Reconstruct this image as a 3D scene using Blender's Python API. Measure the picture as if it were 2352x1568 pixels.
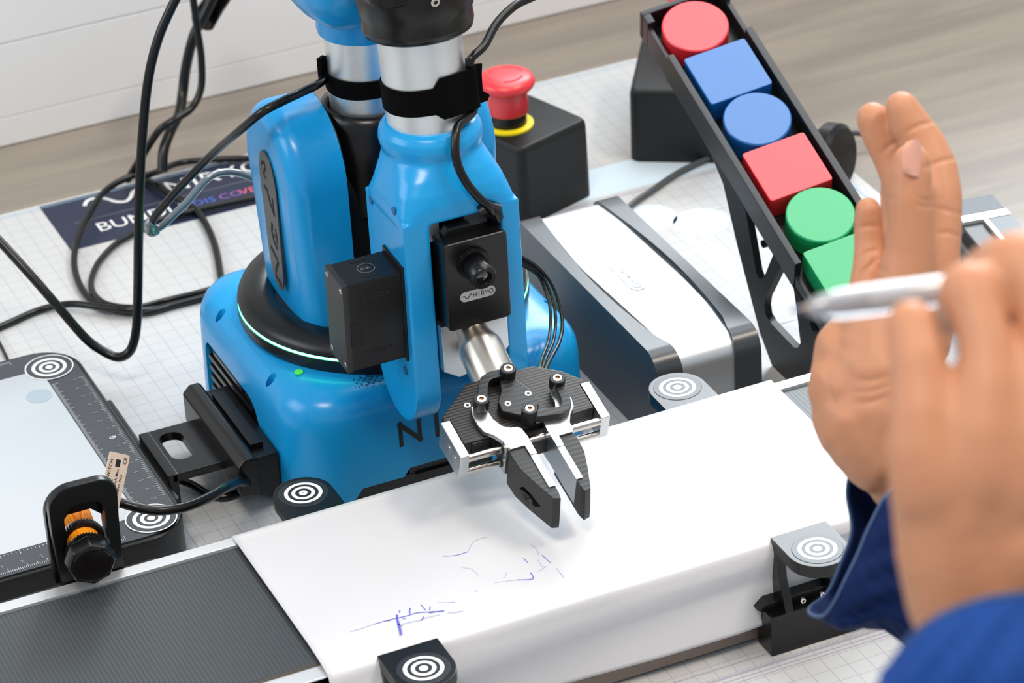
import bpy, bmesh, math, random
from mathutils import Vector as V, Matrix
import numpy as np
for o in list(bpy.data.objects): bpy.data.objects.remove(o)
SC = bpy.context.scene
S = 0.001                       # all coordinates below are in millimetres
random.seed(4)
PI = math.pi
# ------------------------------------------------------------------ camera
YAW, PITCH, ROLL, FPX = math.radians(22.378), math.radians(30.269), math.radians(-3.522), 8017.0
cf = V((math.sin(YAW)*math.cos(PITCH), math.cos(YAW)*math.cos(PITCH), -math.sin(PITCH)))
_r = V((math.cos(YAW), -math.sin(YAW), 0)); _u = _r.cross(cf)
cr = _r*math.cos(ROLL)+_u*math.sin(ROLL); cu = -_r*math.sin(ROLL)+_u*math.cos(ROLL)
CAM = V((0, 0, 100))-cf*2000
cam = bpy.data.cameras.new('camera'); camo = bpy.data.objects.new('camera', cam); SC.collection.objects.link(camo)
M = Matrix((cr, cu, -cf)).transposed().to_4x4(); M.translation = CAM*S
camo.matrix_world = M
cam.sensor_width = 36; cam.lens = FPX/2352*36; cam.clip_start = .05; cam.clip_end = 60
cam.dof.use_dof = True; cam.dof.focus_distance = 1.95; cam.dof.aperture_fstop = 14
SC.camera = camo
# ------------------------------------------------------------------ light
def lin(c): 
    c = c/255.0
    return c/12.92 if c <= .04045 else ((c+.055)/1.055)**2.4
def rgb(r, g, b): return (lin(r), lin(g), lin(b), 1)
W = bpy.data.worlds.new('World'); SC.world = W; W.use_nodes = True
nt = W.node_tree; bg = nt.nodes['Background']
bg.inputs[0].default_value = (.86, .93, 1, 1); bg.inputs[1].default_value = .62
def area(name, loc, target, sx, sy, power, col):
    l = bpy.data.lights.new(name, 'AREA'); l.shape = 'RECTANGLE'; l.size = sx; l.size_y = sy; l.energy = power; l.color = col
    o = bpy.data.objects.new(name, l); SC.collection.objects.link(o); o.location = loc
    o.rotation_euler = (V(target)-V(loc)).to_track_quat('-Z', 'Y').to_euler(); return o
# daylight window behind the table on the right, a second one further left, warm ceiling lamps
area('window_light', (2.56, 3.0, 2.35), (.15, 0, .05), 2.35, 2.1, 190, (.88, .95, 1))
area('skylight', (.85, .7, 2.5), (.2, .1, .05), 1.7, 1.3, 30, (.96, .98, 1))
area('window_light_left', (-3.2, .6, 1.9), (0, 0, .1), 2.0, 1.6, 45, (.9, .95, 1))
area('ceiling_lamp', (-.9, -1.2, 2.6), (0, 0, 0), .9, .3, 34, (1, .86, .72))
area('ceiling_lamp_right', (1.3, -1.0, 2.6), (0, 0, 0), .9, .3, 34, (1, .86, .72))
SC.view_settings.view_transform = 'Standard'; SC.view_settings.look = 'None'
SC.view_settings.gamma = 1; SC.view_settings.use_curve_mapping = False; SC.view_settings.exposure = 0.0
# ------------------------------------------------------------------ pixel -> world, used to read positions off the photograph
def ray(px, py): return cf*FPX+cr*(px-1176)-cu*(py-784)
def gz(px, py, z): d = ray(px, py); return CAM+d*((z-CAM.z)/d.z)
def gy(px, py, y): d = ray(px, py); return CAM+d*((y-CAM.y)/d.y)
def gx(px, py, x): d = ray(px, py); return CAM+d*((x-CAM.x)/d.x)
def gd(px, py, D): return CAM+ray(px, py)/FPX*D
# ------------------------------------------------------------------ materials
MATS = {}
def mat(name, col, rough=.5, metal=0, spec=.5, coat=0, bump=None, var=0, emit=None, trans=0, sss=0, var_scale=30):
    m = bpy.data.materials.new(name); m.use_nodes = True; n = m.node_tree; b = n.nodes['Principled BSDF']
    c = rgb(*col); b.inputs['Base Color'].default_value = c
    b.inputs['Roughness'].default_value = rough; b.inputs['Metallic'].default_value = metal
    b.inputs['Specular IOR Level'].default_value = spec; b.inputs['Coat Weight'].default_value = coat
    b.inputs['Coat Roughness'].default_value = .15; b.inputs['Transmission Weight'].default_value = trans
    if sss: 
        b.inputs['Subsurface Weight'].default_value = sss; b.inputs['Subsurface Radius'].default_value = (1, .35, .2); b.inputs['Subsurface Scale'].default_value = .006
    if emit: b.inputs['Emission Color'].default_value = rgb(*emit[0]); b.inputs['Emission Strength'].default_value = emit[1]
    if var or bump:
        tc = n.nodes.new('ShaderNodeTexCoord')
    if var:
        no = n.nodes.new('ShaderNodeTexNoise'); no.inputs['Scale'].default_value = var_scale; no.inputs['Detail'].default_value = 4
        n.links.new(tc.outputs['Object'], no.inputs['Vector'])
        mx = n.nodes.new('ShaderNodeMix'); mx.data_type = 'RGBA'; n.links.new(no.outputs['Fac'], mx.inputs[0])
        mx.inputs[6].default_value = tuple(x*(1-var) for x in c[:3])+(1,); mx.inputs[7].default_value = tuple(min(1, x*(1+var)) for x in c[:3])+(1,)
        n.links.new(mx.outputs[2], b.inputs['Base Color'])
    if bump:
        kind, sc, st, strength = bump
        mp = n.nodes.new('ShaderNodeMapping'); n.links.new(tc.outputs['Object'], mp.inputs[0])
        mp.inputs['Scale'].default_value = st
        if kind == 'noise':
            t = n.nodes.new('ShaderNodeTexNoise'); t.inputs['Scale'].default_value = sc; t.inputs['Detail'].default_value = 3; out = t.outputs['Fac']
        else:
            t = n.nodes.new('ShaderNodeTexWave'); t.inputs['Scale'].default_value = sc; t.bands_direction = kind; out = t.outputs['Fac']
        n.links.new(mp.outputs[0], t.inputs['Vector'])
        bp = n.nodes.new('ShaderNodeBump'); bp.inputs['Strength'].default_value = strength; bp.inputs['Distance'].default_value = .001
        n.links.new(out, bp.inputs['Height']); n.links.new(bp.outputs[0], b.inputs['Normal'])
    MATS[name] = m; return m
BLUE = mat('blue_plastic', (20, 148, 212), .25, spec=.42)
BLK = mat('black_plastic', (9, 9, 10), .34, spec=.42)
BLKM = mat('matte_black', (12, 12, 13), .27, spec=.45)
PRINT3D = mat('printed_black', (18, 18, 18), .42, bump=('Z', 330, (.2, .6, 1), .12), spec=.5)
BROWNBLK = mat('black_printed_body', (30, 26, 23), .4, bump=('Y', 160, (.15, 1, 1), .14), spec=.5)
RUB = mat('black_rubber', (9, 9, 10), .28, spec=.4)
VELC = mat('velcro', (4, 4, 4), .95, spec=.1, bump=('noise', 1800, (1, 1, 1), .6))
ALU = mat('brushed_aluminium', (236, 240, 240), .4, metal=1, bump=('Z', 120, (.1, .1, 12), .08))
ALUS = mat('satin_aluminium', (200, 204, 206), .3, metal=1)
ALUP = mat('polished_steel', (205, 200, 192), .18, metal=1)
ALUW = mat('anodised_panel', (205, 210, 214), .38, metal=.85)
STRIP = mat('aluminium_strip', (222, 224, 226), .32, metal=.6)
GREEN_LED = mat('green_led', (60, 255, 150), .4, emit=((70, 255, 150), 15))
DISPL = mat('grey_strip_plastic', (56, 61, 66), .28)
BLKE = mat('switch_box_black', (20, 21, 22), .5, spec=.4)
RED = mat('red_plastic', (222, 40, 50), .36, spec=.8)
REDB = mat('red_block', (226, 42, 52), .36, spec=.8, bump=('noise', 60, (1, 6, 1), .1))
BLUB = mat('blue_block', (16, 100, 172), .36, spec=.8, bump=('noise', 60, (1, 6, 1), .1))
GRNB = mat('green_block', (20, 168, 100), .36, spec=.8, bump=('noise', 60, (1, 6, 1), .1))
YEL = mat('yellow_ring', (238, 216, 20), .5)
ORG = mat('orange_plastic', (255, 160, 8), .4, bump=('Z', 400, (1, 1, 1), .5))
WHT = mat('white_print', (232, 234, 234), .6)
GRYP = mat('grey_print', (120, 126, 130), .6)
LENS = mat('lens_glass', (6, 4, 8), .06, spec=.8, coat=1)
LENSR = mat('dark_red_lens', (10, 2, 5), .05, spec=.4)
NAVY = mat('navy_print', (24, 34, 62), .45)
BOARD = mat('white_board', (182, 188, 193), .3, spec=.4)
BORD = mat('board_border', (58, 61, 66), .38)
PAPER = mat('paper', (206, 207, 211), .33, spec=.42)
INK = mat('blue_ink', (92, 92, 200), .6)
INKL = mat('faint_blue_ink', (168, 172, 216), .6)
BLUEL = mat('pale_blue_print', (205, 222, 234), .5)
LBL = mat('sensor_label', (228, 208, 192), .45)
SKIN = mat('skin', (188, 132, 99), .48, spec=.4, sss=.18, var=.1, var_scale=38, bump=('noise', 420, (1, 1, 1), .1))
NAIL = mat('nail', (214, 158, 138), .25, spec=.6)
DENIM = mat('navy_fabric', (14, 32, 74), .9, spec=.15, bump=('noise', 700, (1, 3, 1), .35), var=.15)
DENIM2 = mat('blue_fabric', (28, 66, 134), .9, spec=.15, bump=('noise', 700, (1, 3, 1), .35), var=.15)
HEM = mat('hem_thread', (60, 84, 120), .9)
CLEAR = mat('clear_plastic', (214, 218, 224), .06, trans=.6, spec=.8, coat=1)
GOLD = mat('brass_tip', (190, 140, 60), .3, metal=1)
SCREW = mat('screw_steel', (225, 222, 216), .25, metal=1)
SOCK = mat('brass_socket', (120, 90, 60), .4, metal=1)
DARKHOLE = mat('dark_hole', (4, 4, 5), .7)
WHTP = mat('white_painted', (234, 235, 237), .5, spec=.4)
GRN = mat('grey_cable', (70, 74, 76), .35)
SILV = mat('clear_sheath', (92, 104, 112), .16, spec=.8, coat=1)
# --- play mat: white vinyl with a printed 11 mm grid
def mat_vinyl():
    m = bpy.data.materials.new('printed_mat'); m.use_nodes = True; n = m.node_tree; b = n.nodes['Principled BSDF']
    b.inputs['Roughness'].default_value = .3
    tc = n.nodes.new('ShaderNodeTexCoord'); sp = n.nodes.new('ShaderNodeSeparateXYZ'); n.links.new(tc.outputs['Object'], sp.inputs[0])
    def line(out, off):
        a = n.nodes.new('ShaderNodeMath'); a.operation = 'MULTIPLY_ADD'; n.links.new(out, a.inputs[0]); a.inputs[1].default_value = 1/.01115; a.inputs[2].default_value = off
        f = n.nodes.new('ShaderNodeMath'); f.operation = 'FRACT'; n.links.new(a.outputs[0], f.inputs[0])
        g = n.nodes.new('ShaderNodeMath'); g.operation = 'LESS_THAN'; n.links.new(f.outputs[0], g.inputs[0]); g.inputs[1].default_value = .05
        return g
    X0, Y0 = 60.7/11.15+20, 234.3/11.15+20
    gx_, gy_ = line(sp.outputs[0], -(60.7/11.15) % 1), line(sp.outputs[1], (234.3/11.15) % 1)
    mx = n.nodes.new('ShaderNodeMath'); mx.operation = 'MAXIMUM'; n.links.new(gx_.outputs[0], mx.inputs[0]); n.links.new(gy_.outputs[0], mx.inputs[1])
    no = n.nodes.new('ShaderNodeTexNoise'); no.inputs['Scale'].default_value = 5; n.links.new(tc.outputs['Object'], no.inputs[0])
    c1 = n.nodes.new('ShaderNodeMix'); c1.data_type = 'RGBA'; n.links.new(no.outputs[0], c1.inputs[0])
    c1.inputs[6].default_value = rgb(198, 194, 190); c1.inputs[7].default_value = rgb(190, 200, 206)
    c2 = n.nodes.new('ShaderNodeMix'); c2.data_type = 'RGBA'; n.links.new(mx.outputs[0], c2.inputs[0]); n.links.new(c1.outputs[2], c2.inputs[6])
    c2.inputs[7].default_value = rgb(172, 171, 180); n.links.new(c2.outputs[2], b.inputs['Base Color'])
    return m
VINYL = mat_vinyl()
def mat_table():
    m = bpy.data.materials.new('grey_wood'); m.use_nodes = True; n = m.node_tree; b = n.nodes['Principled BSDF']
    b.inputs['Roughness'].default_value = .36
    tc = n.nodes.new('ShaderNodeTexCoord'); mp = n.nodes.new('ShaderNodeMapping'); n.links.new(tc.outputs['Object'], mp.inputs[0]); mp.inputs['Scale'].default_value = (3, 22, 1); mp.inputs['Rotation'].default_value = (0, 0, .05)
    no = n.nodes.new('ShaderNodeTexNoise'); no.inputs['Scale'].default_value = 1.6; no.inputs['Detail'].default_value = 6; no.inputs['Distortion'].default_value = .8; n.links.new(mp.outputs[0], no.inputs[0])
    r = n.nodes.new('ShaderNodeValToRGB'); n.links.new(no.outputs[0], r.inputs[0]); e = r.color_ramp.elements
    e[0].position = .32; e[0].color = rgb(124, 116, 107); e[1].position = .66; e[1].color = rgb(144, 135, 124)
    n.links.new(r.outputs[0], b.inputs['Base Color']); return m
WOOD = mat_table()
def mat_belt():
    m = mat('belt_rubber', (56, 60, 63), .4, spec=.45); n = m.node_tree; b = n.nodes['Principled BSDF']
    tc = n.nodes.new('ShaderNodeTexCoord'); w = n.nodes.new('ShaderNodeTexWave'); w.bands_direction = 'X'; w.inputs['Scale'].default_value = 130
    n.links.new(tc.outputs['Object'], w.inputs[0])
    mx = n.nodes.new('ShaderNodeMix'); mx.data_type = 'RGBA'; n.links.new(w.outputs['Fac'], mx.inputs[0]); mx.inputs[6].default_value = rgb(50, 54, 57); mx.inputs[7].default_value = rgb(62, 67, 70)
    n.links.new(mx.outputs[2], b.inputs['Base Color'])
    bp = n.nodes.new('ShaderNodeBump'); bp.inputs['Strength'].default_value = .12; bp.inputs['Distance'].default_value = .0003; n.links.new(w.outputs['Fac'], bp.inputs['Height']); n.links.new(bp.outputs[0], b.inputs['Normal'])
    return m
BELT = mat_belt()
# ------------------------------------------------------------------ mesh helpers
ROOT = {}
def frame(o, ex, ey, ez): return lambda a, b, c=0: V(o)+V(ex)*a+V(ey)*b+V(ez)*c
XYZ = frame((0, 0, 0), (1, 0, 0), (0, 1, 0), (0, 0, 1))
def yawf(o, deg): a = math.radians(deg); return frame(o, (math.cos(a), math.sin(a), 0), (-math.sin(a), math.cos(a), 0), (0, 0, 1))
def link(o): SC.collection.objects.link(o); return o
def thing(name, loc, label, cat, group=None, kind=None):
    o = bpy.data.objects.new(name, None); o.empty_display_size = .01; link(o); o.location = V(loc)*S; ROOT[o] = V(loc)
    o['label'] = label; o['category'] = cat
    if group: o['group'] = group
    if kind: o['kind'] = kind
    return o
def tag(o, label, cat, group=None, kind=None):
    o['label'] = label; o['category'] = cat
    if group: o['group'] = group
    if kind: o['kind'] = kind
    return o
class MB:
    def __init__(s): s.bm = bmesh.new()
    def verts(s, ps): return [s.bm.verts.new(p) for p in ps]
    def face(s, vs):
        try: return s.bm.faces.new(vs)
        except ValueError: return None
    def poly(s, ps): s.face(s.verts(ps)); return s
    def prism(s, pts, h0, h1, F=XYZ):
        a = s.verts([F(p[0], p[1], h0) for p in pts]); b = s.verts([F(p[0], p[1], h1) for p in pts]); n = len(pts)
        s.face(a[::-1]); s.face(b)
        for i in range(n): s.face([a[i], a[(i+1) % n], b[(i+1) % n], b[i]])
        return s
    def box(s, x0, x1, y0, y1, z0, z1, F=XYZ): return s.prism([(x0, y0), (x1, y0), (x1, y1), (x0, y1)], z0, z1, F)
    def rings(s, rs, cap=True, closed=False):
        vs = [s.verts(r) for r in rs]; n = len(vs[0]); m = len(vs)
        for i in range(m if closed else m-1):
            A, B = vs[i], vs[(i+1) % m]
            for j in range(n): s.face([A[j], A[(j+1) % n], B[(j+1) % n], B[j]])
        if cap and not closed: s.face(vs[0][::-1]); s.face(vs[-1])
        return s
    def lathe(s, prof, o, ax=(0, 0, 1), n=32, cap=True):          # prof: (radius, height) along ax
        ax = V(ax).normalized(); t = V((1, 0, 0)) if abs(ax.x) < .9 else V((0, 1, 0)); e1 = ax.cross(t).normalized(); e2 = ax.cross(e1)
        return s.rings([[V(o)+ax*h+(e1*math.cos(2*PI*k/n)+e2*math.sin(2*PI*k/n))*max(r, .01) for k in range(n)] for r, h in prof], cap)
    def cyl(s, a, b, r, n=24, r2=None):
        a, b = V(a), V(b); L = (b-a).length; return s.lathe([(r, 0), (r if r2 is None else r2, L)], a, b-a, n)
    def tube(s, pts, r, n=10, cap=True, closed=False):
        pts = [V(p) for p in pts]; m = len(pts); rs = []; up = None
        for i, p in enumerate(pts):
            d = (pts[(i+1) % m]-pts[i-1]) if closed else (pts[min(i+1, m-1)]-pts[max(i-1, 0)])
            d.normalize()
            if up is None: up = d.cross(V((0, 0, 1)) if abs(d.z) < .9 else V((1, 0, 0))).normalized()
            up = (up-d*up.dot(d)).normalized(); q = d.cross(up); rr = r[i] if isinstance(r, (list, tuple)) else r
            rs.append([p+(up*math.cos(2*PI*k/n)+q*math.sin(2*PI*k/n))*rr for k in range(n)])
        return s.rings(rs, cap, closed)
    def grid(s, f, nu, nv):
        vs = [[s.bm.verts.new(f(i/nu, j/nv)) for j in range(nv+1)] for i in range(nu+1)]
        for i in range(nu):
            for j in range(nv): s.face([vs[i][j], vs[i+1][j], vs[i+1][j+1], vs[i][j+1]])
        return s
    def build(s, name, m, parent=None, bevel=0, seg=2, smooth=35, ang=30, root=None):
        bm = s.bm; bmesh.ops.recalc_face_normals(bm, faces=bm.faces)
        if bevel:
            es = [e for e in bm.edges if len(e.link_faces) == 2 and e.calc_face_angle(0) > math.radians(ang)]
            bmesh.ops.bevel(bm, geom=es, offset=bevel, segments=seg, affect='EDGES', profile=.6, clamp_overlap=True)
        r = parent
        R = ROOT[parent] if parent is not None else V(root or (0, 0, 0))
        for v in bm.verts: v.co = (v.co-R)*S
        me = bpy.data.meshes.new(name); bm.to_mesh(me); bm.free(); me.materials.append(m)
        if smooth: me.shade_smooth(); me.set_sharp_from_angle(angle=math.radians(smooth))
        o = bpy.data.objects.new(name, me); link(o)
        if parent is not None: o.parent = parent
        else: o.location = R*S
        ROOT[o] = R
        if bevel and smooth:
            w = o.modifiers.new('weighted', 'WEIGHTED_NORMAL'); w.keep_sharp = True; w.weight = 100
        return o
def circ(r, cx=0, cy=0, n=32, a0=0, a1=2*PI): 
    full = abs(a1-a0-2*PI) < 1e-6; k = n if full else n+1
    return [(cx+r*math.cos(a0+(a1-a0)*i/n), cy+r*math.sin(a0+(a1-a0)*i/n)) for i in range(k)]
def rrect(x0, x1, y0, y1, r, n=6):
    rs = r if isinstance(r, (list, tuple)) else [r]*4        # corners: (x0,y0),(x1,y0),(x1,y1),(x0,y1)
    o = []
    for (cx, cy, a), q in zip(((x0, y0, PI), (x1, y0, 1.5*PI), (x1, y1, 0), (x0, y1, .5*PI)), rs):
        if q <= 0: o.append((cx, cy)); continue
        ccx = cx+q if cx == x0 else cx-q; ccy = cy+q if cy == y0 else cy-q
        o += [(ccx+q*math.cos(a+PI/2*i/n), ccy+q*math.sin(a+PI/2*i/n)) for i in range(n+1)]
    return o
def spline(pts, k=8):
    P = [V(p) for p in pts]; out = []
    for i in range(len(P)-1):
        a, b, c, d = P[max(i-1, 0)], P[i], P[i+1], P[min(i+2, len(P)-1)]
        for j in range(k):
            t = j/k; out.append(.5*((2*b)+(c-a)*t+(2*a-5*b+4*c-d)*t*t+(3*b-a-3*c+d)*t**3))
    out.append(P[-1]); return out
def cutm(o, cutters, solver='EXACT'):
    for mb in cutters:
        c = mb.build('cut', BLK, root=ROOT[o], smooth=0)
        md = o.modifiers.new('b', 'BOOLEAN'); md.operation = 'DIFFERENCE'; md.solver = solver; md.object = c
        dg = bpy.context.evaluated_depsgraph_get(); me = bpy.data.meshes.new_from_object(o.evaluated_get(dg))
        o.modifiers.clear(); old = o.data; nm = old.name; o.data = me; bpy.data.meshes.remove(old); me.name = nm
        cm = c.data; bpy.data.objects.remove(c); bpy.data.meshes.remove(cm)
    o.data.shade_smooth(); o.data.set_sharp_from_angle(angle=math.radians(30)); w = o.modifiers.new('weighted', 'WEIGHTED_NORMAL'); w.keep_sharp = True; w.weight = 100; return o
def text(name, body, size, F, m, parent, lift=.15, align='LEFT', bold=0, sx=1, root=None, spacing=1):
    cu_ = bpy.data.curves.new('t', 'FONT'); cu_.body = body; cu_.size = size; cu_.align_x = align; cu_.offset = bold; cu_.space_character = spacing; cu_.resolution_u = 3
    o = bpy.data.objects.new('t', cu_); link(o); dg = bpy.context.evaluated_depsgraph_get()
    me = bpy.data.meshes.new_from_object(o.evaluated_get(dg)); bpy.data.objects.remove(o); bpy.data.curves.remove(cu_)
    R = ROOT[parent] if parent is not None else V(root or (0, 0, 0))
    for v in me.vertices: v.co = (F(v.co.x*sx, v.co.y, lift)-R)*S
    me.materials.clear(); me.materials.append(m); me.name = name
    o = bpy.data.objects.new(name, me); link(o); o.parent = parent; ROOT[o] = R; return o
def stroke(mb, pts, w, F, lift=.12):
    P = [V((p[0], p[1])) for p in pts]; L, Rr = [], []
    for i, p in enumerate(P):
        d = (P[min(i+1, len(P)-1)]-P[max(i-1, 0)]).normalized(); n = V((-d.y, d.x))*w/2
        L.append(mb.bm.verts.new(F(p.x+n.x, p.y+n.y, lift))); Rr.append(mb.bm.verts.new(F(p.x-n.x, p.y-n.y, lift)))
    for i in range(len(P)-1): mb.face([L[i], L[i+1], Rr[i+1], Rr[i]])
    return mb
def annulus(mb, cx, cy, r0, r1, F, lift, n=40):
    if r0 <= 0: mb.poly([F(x, y, lift) for x, y in circ(r1, cx, cy, n)]); return mb
    A = mb.verts([F(x, y, lift) for x, y in circ(r0, cx, cy, n)]); B = mb.verts([F(x, y, lift) for x, y in circ(r1, cx, cy, n)])
    for i in range(n): mb.face([A[i], A[(i+1) % n], B[(i+1) % n], B[i]])
    return mb
def dup(o, label=None, shift=V((0, 0, 0)), parent=None, rot=0, top=True):
    c = o.copy(); link(c)
    if top:
        c.location = o.location+V(shift)*S; c.rotation_euler.z += rot
        if label: c['label'] = label
    if parent: c.parent = parent
    for ch in [x for x in SC.collection.objects if x.parent == o]: dup(ch, parent=c, top=False)
    return c
def screw(F, a, b, h, r, parent, name='screw'):          # socket-head screw with a recessed hex socket, axis = the frame's third axis
    ax = F(0, 0, 1)-F(0, 0, 0); c = F(a, b, h)
    o = MB().lathe([(r*.45, -1.5), (r, -1.4), (r, -.25), (r*.88, 0), (r*.5, 0), (r*.48, -.05), (r*.44, -.7)], c, ax, 18).build(name, SCREW, parent)
    o.data.materials.append(SOCK); q = (c-ROOT[parent])*S
    for p in o.data.polygons:
        d = p.center-q; d = d-ax*d.dot(ax)
        if d.length < r*.47*S: p.material_index = 1
    return o
# ================================================================== SETTING
table = MB().prism([(-1500, -620), (1700, -620), (1700, 760), (-1500, 760)], -26, -1.2).build('worktable', WOOD, bevel=2)
tag(table, 'grey-brown wood-grain worktable top under the printed mat', 'table')
# white framed panel standing along the back edge of the table
YB = 590
wb = MB().box(-700, 900, YB, YB+30, -1, 300).build('wall_back', WHTP, bevel=.8); wb['kind'] = 'structure'
za, zb_ = gy(0, 268, YB).z, gy(0, 98, YB).z
for k, (z0, z1) in enumerate(((-.5, za-.5), (za+.1, zb_-.9), (zb_+.1, 260))):
    p = MB().box(-698, 898, YB-3+k*.4, YB+6, z0, z1).build('panel', WHTP, wb, bevel=.4)
# ================================================================== PRINTED MAT
pm = MB().prism(rrect(-560, 362, -470, 487, 14), -1.2, 0).build('play_mat', VINYL, bevel=.3)
tag(pm, 'large white printed vinyl mat with fine grid lines lying under all the equipment', 'mat')
ban = MB().prism([(-144, 484.5), (60, 484.5), (60, 413), (-144, 413)], .02, .08).build('printed_banner', NAVY, pm); ban['label'] = 'navy blue banner printed along the back of the mat'
MT = frame((0, 0, .06), (1, 0, 0), (0, 1, 0), (0, 0, 1))
def mtf(x, y): return frame((x, y, .06), (1, 0, 0), (0, 1, 0), (0, 0, 1))
mk = MB(); stroke(mk, spline([(-116, 470, 0), (-112, 476, 0), (-106, 477, 0), (-100, 473, 0), (-95, 465, 0), (-89, 462, 0), (-84, 466, 0), (-80, 473, 0), (-76, 475, 0)], 6), 2.8, MT); mk.build('banner_emblem', WHT, ban)
text('banner_name', 'NIRYO', 23, mtf(-59, 459), WHT, ban, bold=.02, spacing=1.08)
text('banner_word', 'BUNDLE', 18, mtf(-119, 429), WHT, ban, bold=.03)
COS = [mat('word_blue', (72, 104, 196), .5), mat('word_violet', (136, 94, 170), .5), mat('word_pink', (216, 94, 124), .5), mat('word_red', (226, 90, 92), .5)]
for (w_, x_), m_ in zip((('DIS', -50), ('CO', -31), ('VE', -16), ('RY', -1)), COS):
    text('banner_word', w_, 11, mtf(x_, 431), m_, ban, bold=.02, spacing=1.05)
mb = MB(); stroke(mb, [(-130, 449), (58, 449)], .6, MT); mb.build('banner_line', GRYP, ban)
pr_ = MB()
def outline(pts, w=.9): 
    stroke(pr_, list(pts)+[pts[0], pts[1]], w, MT, .02)
for a in (rrect(-190, -128, -30, 74, 9), rrect(-124, -112, -60, 60, 2), rrect(150, 320, 95, 300, 12), rrect(205, 345, 60, 250, 8)): outline([V((p[0], p[1], 0)) for p in a])
for y in (-232, -229, -225, -216): stroke(pr_, [(-450, y), (360, y)], .9 if y != -225 else 2, MT, .02)
for x in (-115, -109, -106): stroke(pr_, [(x, -60), (x, 70)], 1, MT, .02)
pr_.build('printed_lines', mat('print_lines', (168, 166, 182), .5), pm)['kind'] = 'stuff'
for (x, y, r) in ((212, 262, 19), (176, 262, 16), (178, 236, 19), (240, 240, 19)): pb = MB(); annulus(pb, x, y, 0, r, MT, .03+(x+y)%3*.01); pb.build('printed_circle', BLUEL, pm, smooth=0)
pb = MB(); pb.poly([MT(-205, -14, .03), MT(-160, -14, .03), MT(-160, 10, .03), MT(-205, 10, .03)]); pb.build('printed_box', BLUEL, pm, smooth=0); pb = MB()
pb.poly([MT(150, 305, .03), MT(330, 305, .03), MT(330, 345, .03), MT(150, 345, .03)])
pb.build('printed_box', BLUEL, pm, smooth=0)
mb = MB(); stroke(mb, [(352, 470), (352, -460)], 1.2, MT, .03); stroke(mb, [(-550, 482), (352, 482)], .8, MT, .03); mb.build('border_line', mat('print_blue', (150, 186, 214), .5), pm)
# ================================================================== CONVEYOR
cv = thing('conveyor_belt', (-30, -132, 0), 'long aluminium conveyor with a dark ribbed belt running across the front of the mat', 'conveyor')
MB().box(-520, 185, -203, -61, 2, 61.5).build('frame', mat('conveyor_frame', (132, 118, 110), .4, metal=.3), cv, bevel=.8)
MB().box(-522, 187, -190.5, -69, 57, 62.6).build('belt', BELT, cv, bevel=1.4, seg=3)
for y0, y1, nm in ((-69.2, -61, 'far'), (-203, -191, 'near')):
    MB().box(-520, 185, y0, y1, 55, 64.2 if nm == 'far' else 61.6).build('edge_strip', STRIP, cv, bevel=.5)
MB().box(-520, 185, -192.3, -190.6, 57, 62.2).build('belt_guide', mat('guide', (92, 84, 76), .4, metal=.6), cv)
MB().box(-500, -237, -60.9, -53, 50, 58).build('slot_rail', mat('rail_dark', (36, 30, 26), .35, metal=.5), cv, bevel=.5)
MB().box(-500, -237, -52.8, -47.5, 44, 56).build('slot_rail', BLK, cv, bevel=.5)
# paper sheet draped over the belt
XL, XR = -197.5, 135.5
def paper_pt(u, v):
    x = XL+(XR-XL)*u
    # profile: flat top from the far overhang to the near edge, then hangs down
    Lt = 141.0; Lh = 49-2*math.sin(u*5)-3*u
    s = v*(Lt+Lh+8)
    if s < Lt: 
        y = -62.5-s; z = 65.0; z += max(0, 1-u*30)*0.8*(1 if s > 6 else 0)
        f = max(0, (s-108)/33); z -= 2.3*f*f
        if s < 4: z += .9*(1-s/4)
        y += (3.2*u if s < 1 else 0)
    else:
        q = s-Lt; r = 9
        if q < r*1.45: a = q/r; y = -203.3-r*math.sin(a)*.45; z = 62.7-r*(1-math.cos(a))
        else:
            h = q-r*1.45; bulge = 3.5+3.2*math.sin(h*.085+1+u*3.5)*min(1, h/16)
            if u > .7: bulge *= max(.15, 1-(u-.7)*4)
            y = -204.4-bulge; z = 54.6-h*(1 if u < .55 else 1-(u-.55)*.3)
    return V((x, y, z))
pp = MB().grid(paper_pt, 70, 90).build('paper_sheet', PAPER, smooth=60, root=(-30, -132, 64))
md = pp.modifiers.new('t', 'SOLIDIFY'); md.thickness = .00025
tag(pp, 'big white paper sheet draped over the conveyor and hanging down its front', 'paper')
FP = frame((0, 0, 65.1), (1, 0, 0), (0, 1, 0), (0, 0, 1))
ROOT[pp] = V((-30, -132, 64))
ink, inl = (INK, 'pen_mark'), (INKL, 'faint_pen_mark')
def px_s(k, pts, w, z=65.0): 
    mb = MB(); q = []
    for p in pts:
        g = gz(p[0], p[1], z); q.append((g.x, g.y, 0))
    stroke(mb, spline(q, 3), w, FP, 0); mb.build(k[1], k[0], pp, smooth=0)
k1 = lambda a, b: (860+a/7.84, 1380+b/7.84)
for pts, w in (([(408, 275), (410, 345), (440, 450), (485, 630)], 1.3), ([(0, 450), (220, 385), (400, 340)], .55), ([(400, 340), (560, 305), (760, 245), (930, 230), (1080, 218)], .6), ([(985, 240), (1080, 222), (1260, 203)], .8), ([(455, 195), (458, 240)], .7), ([(650, 150), (632, 205), (642, 250)], .8), ([(838, 90), (925, 190)], .5), ([(1008, 120), (995, 190)], .6), ([(840, 375), (870, 350), (890, 310)], .7), ([(220, 385), (300, 375)], .9)):
    px_s(ink, [k1(*p) for p in pts], w, 64.6-1.4*(pts[0][1]/1400+.25))
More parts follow.
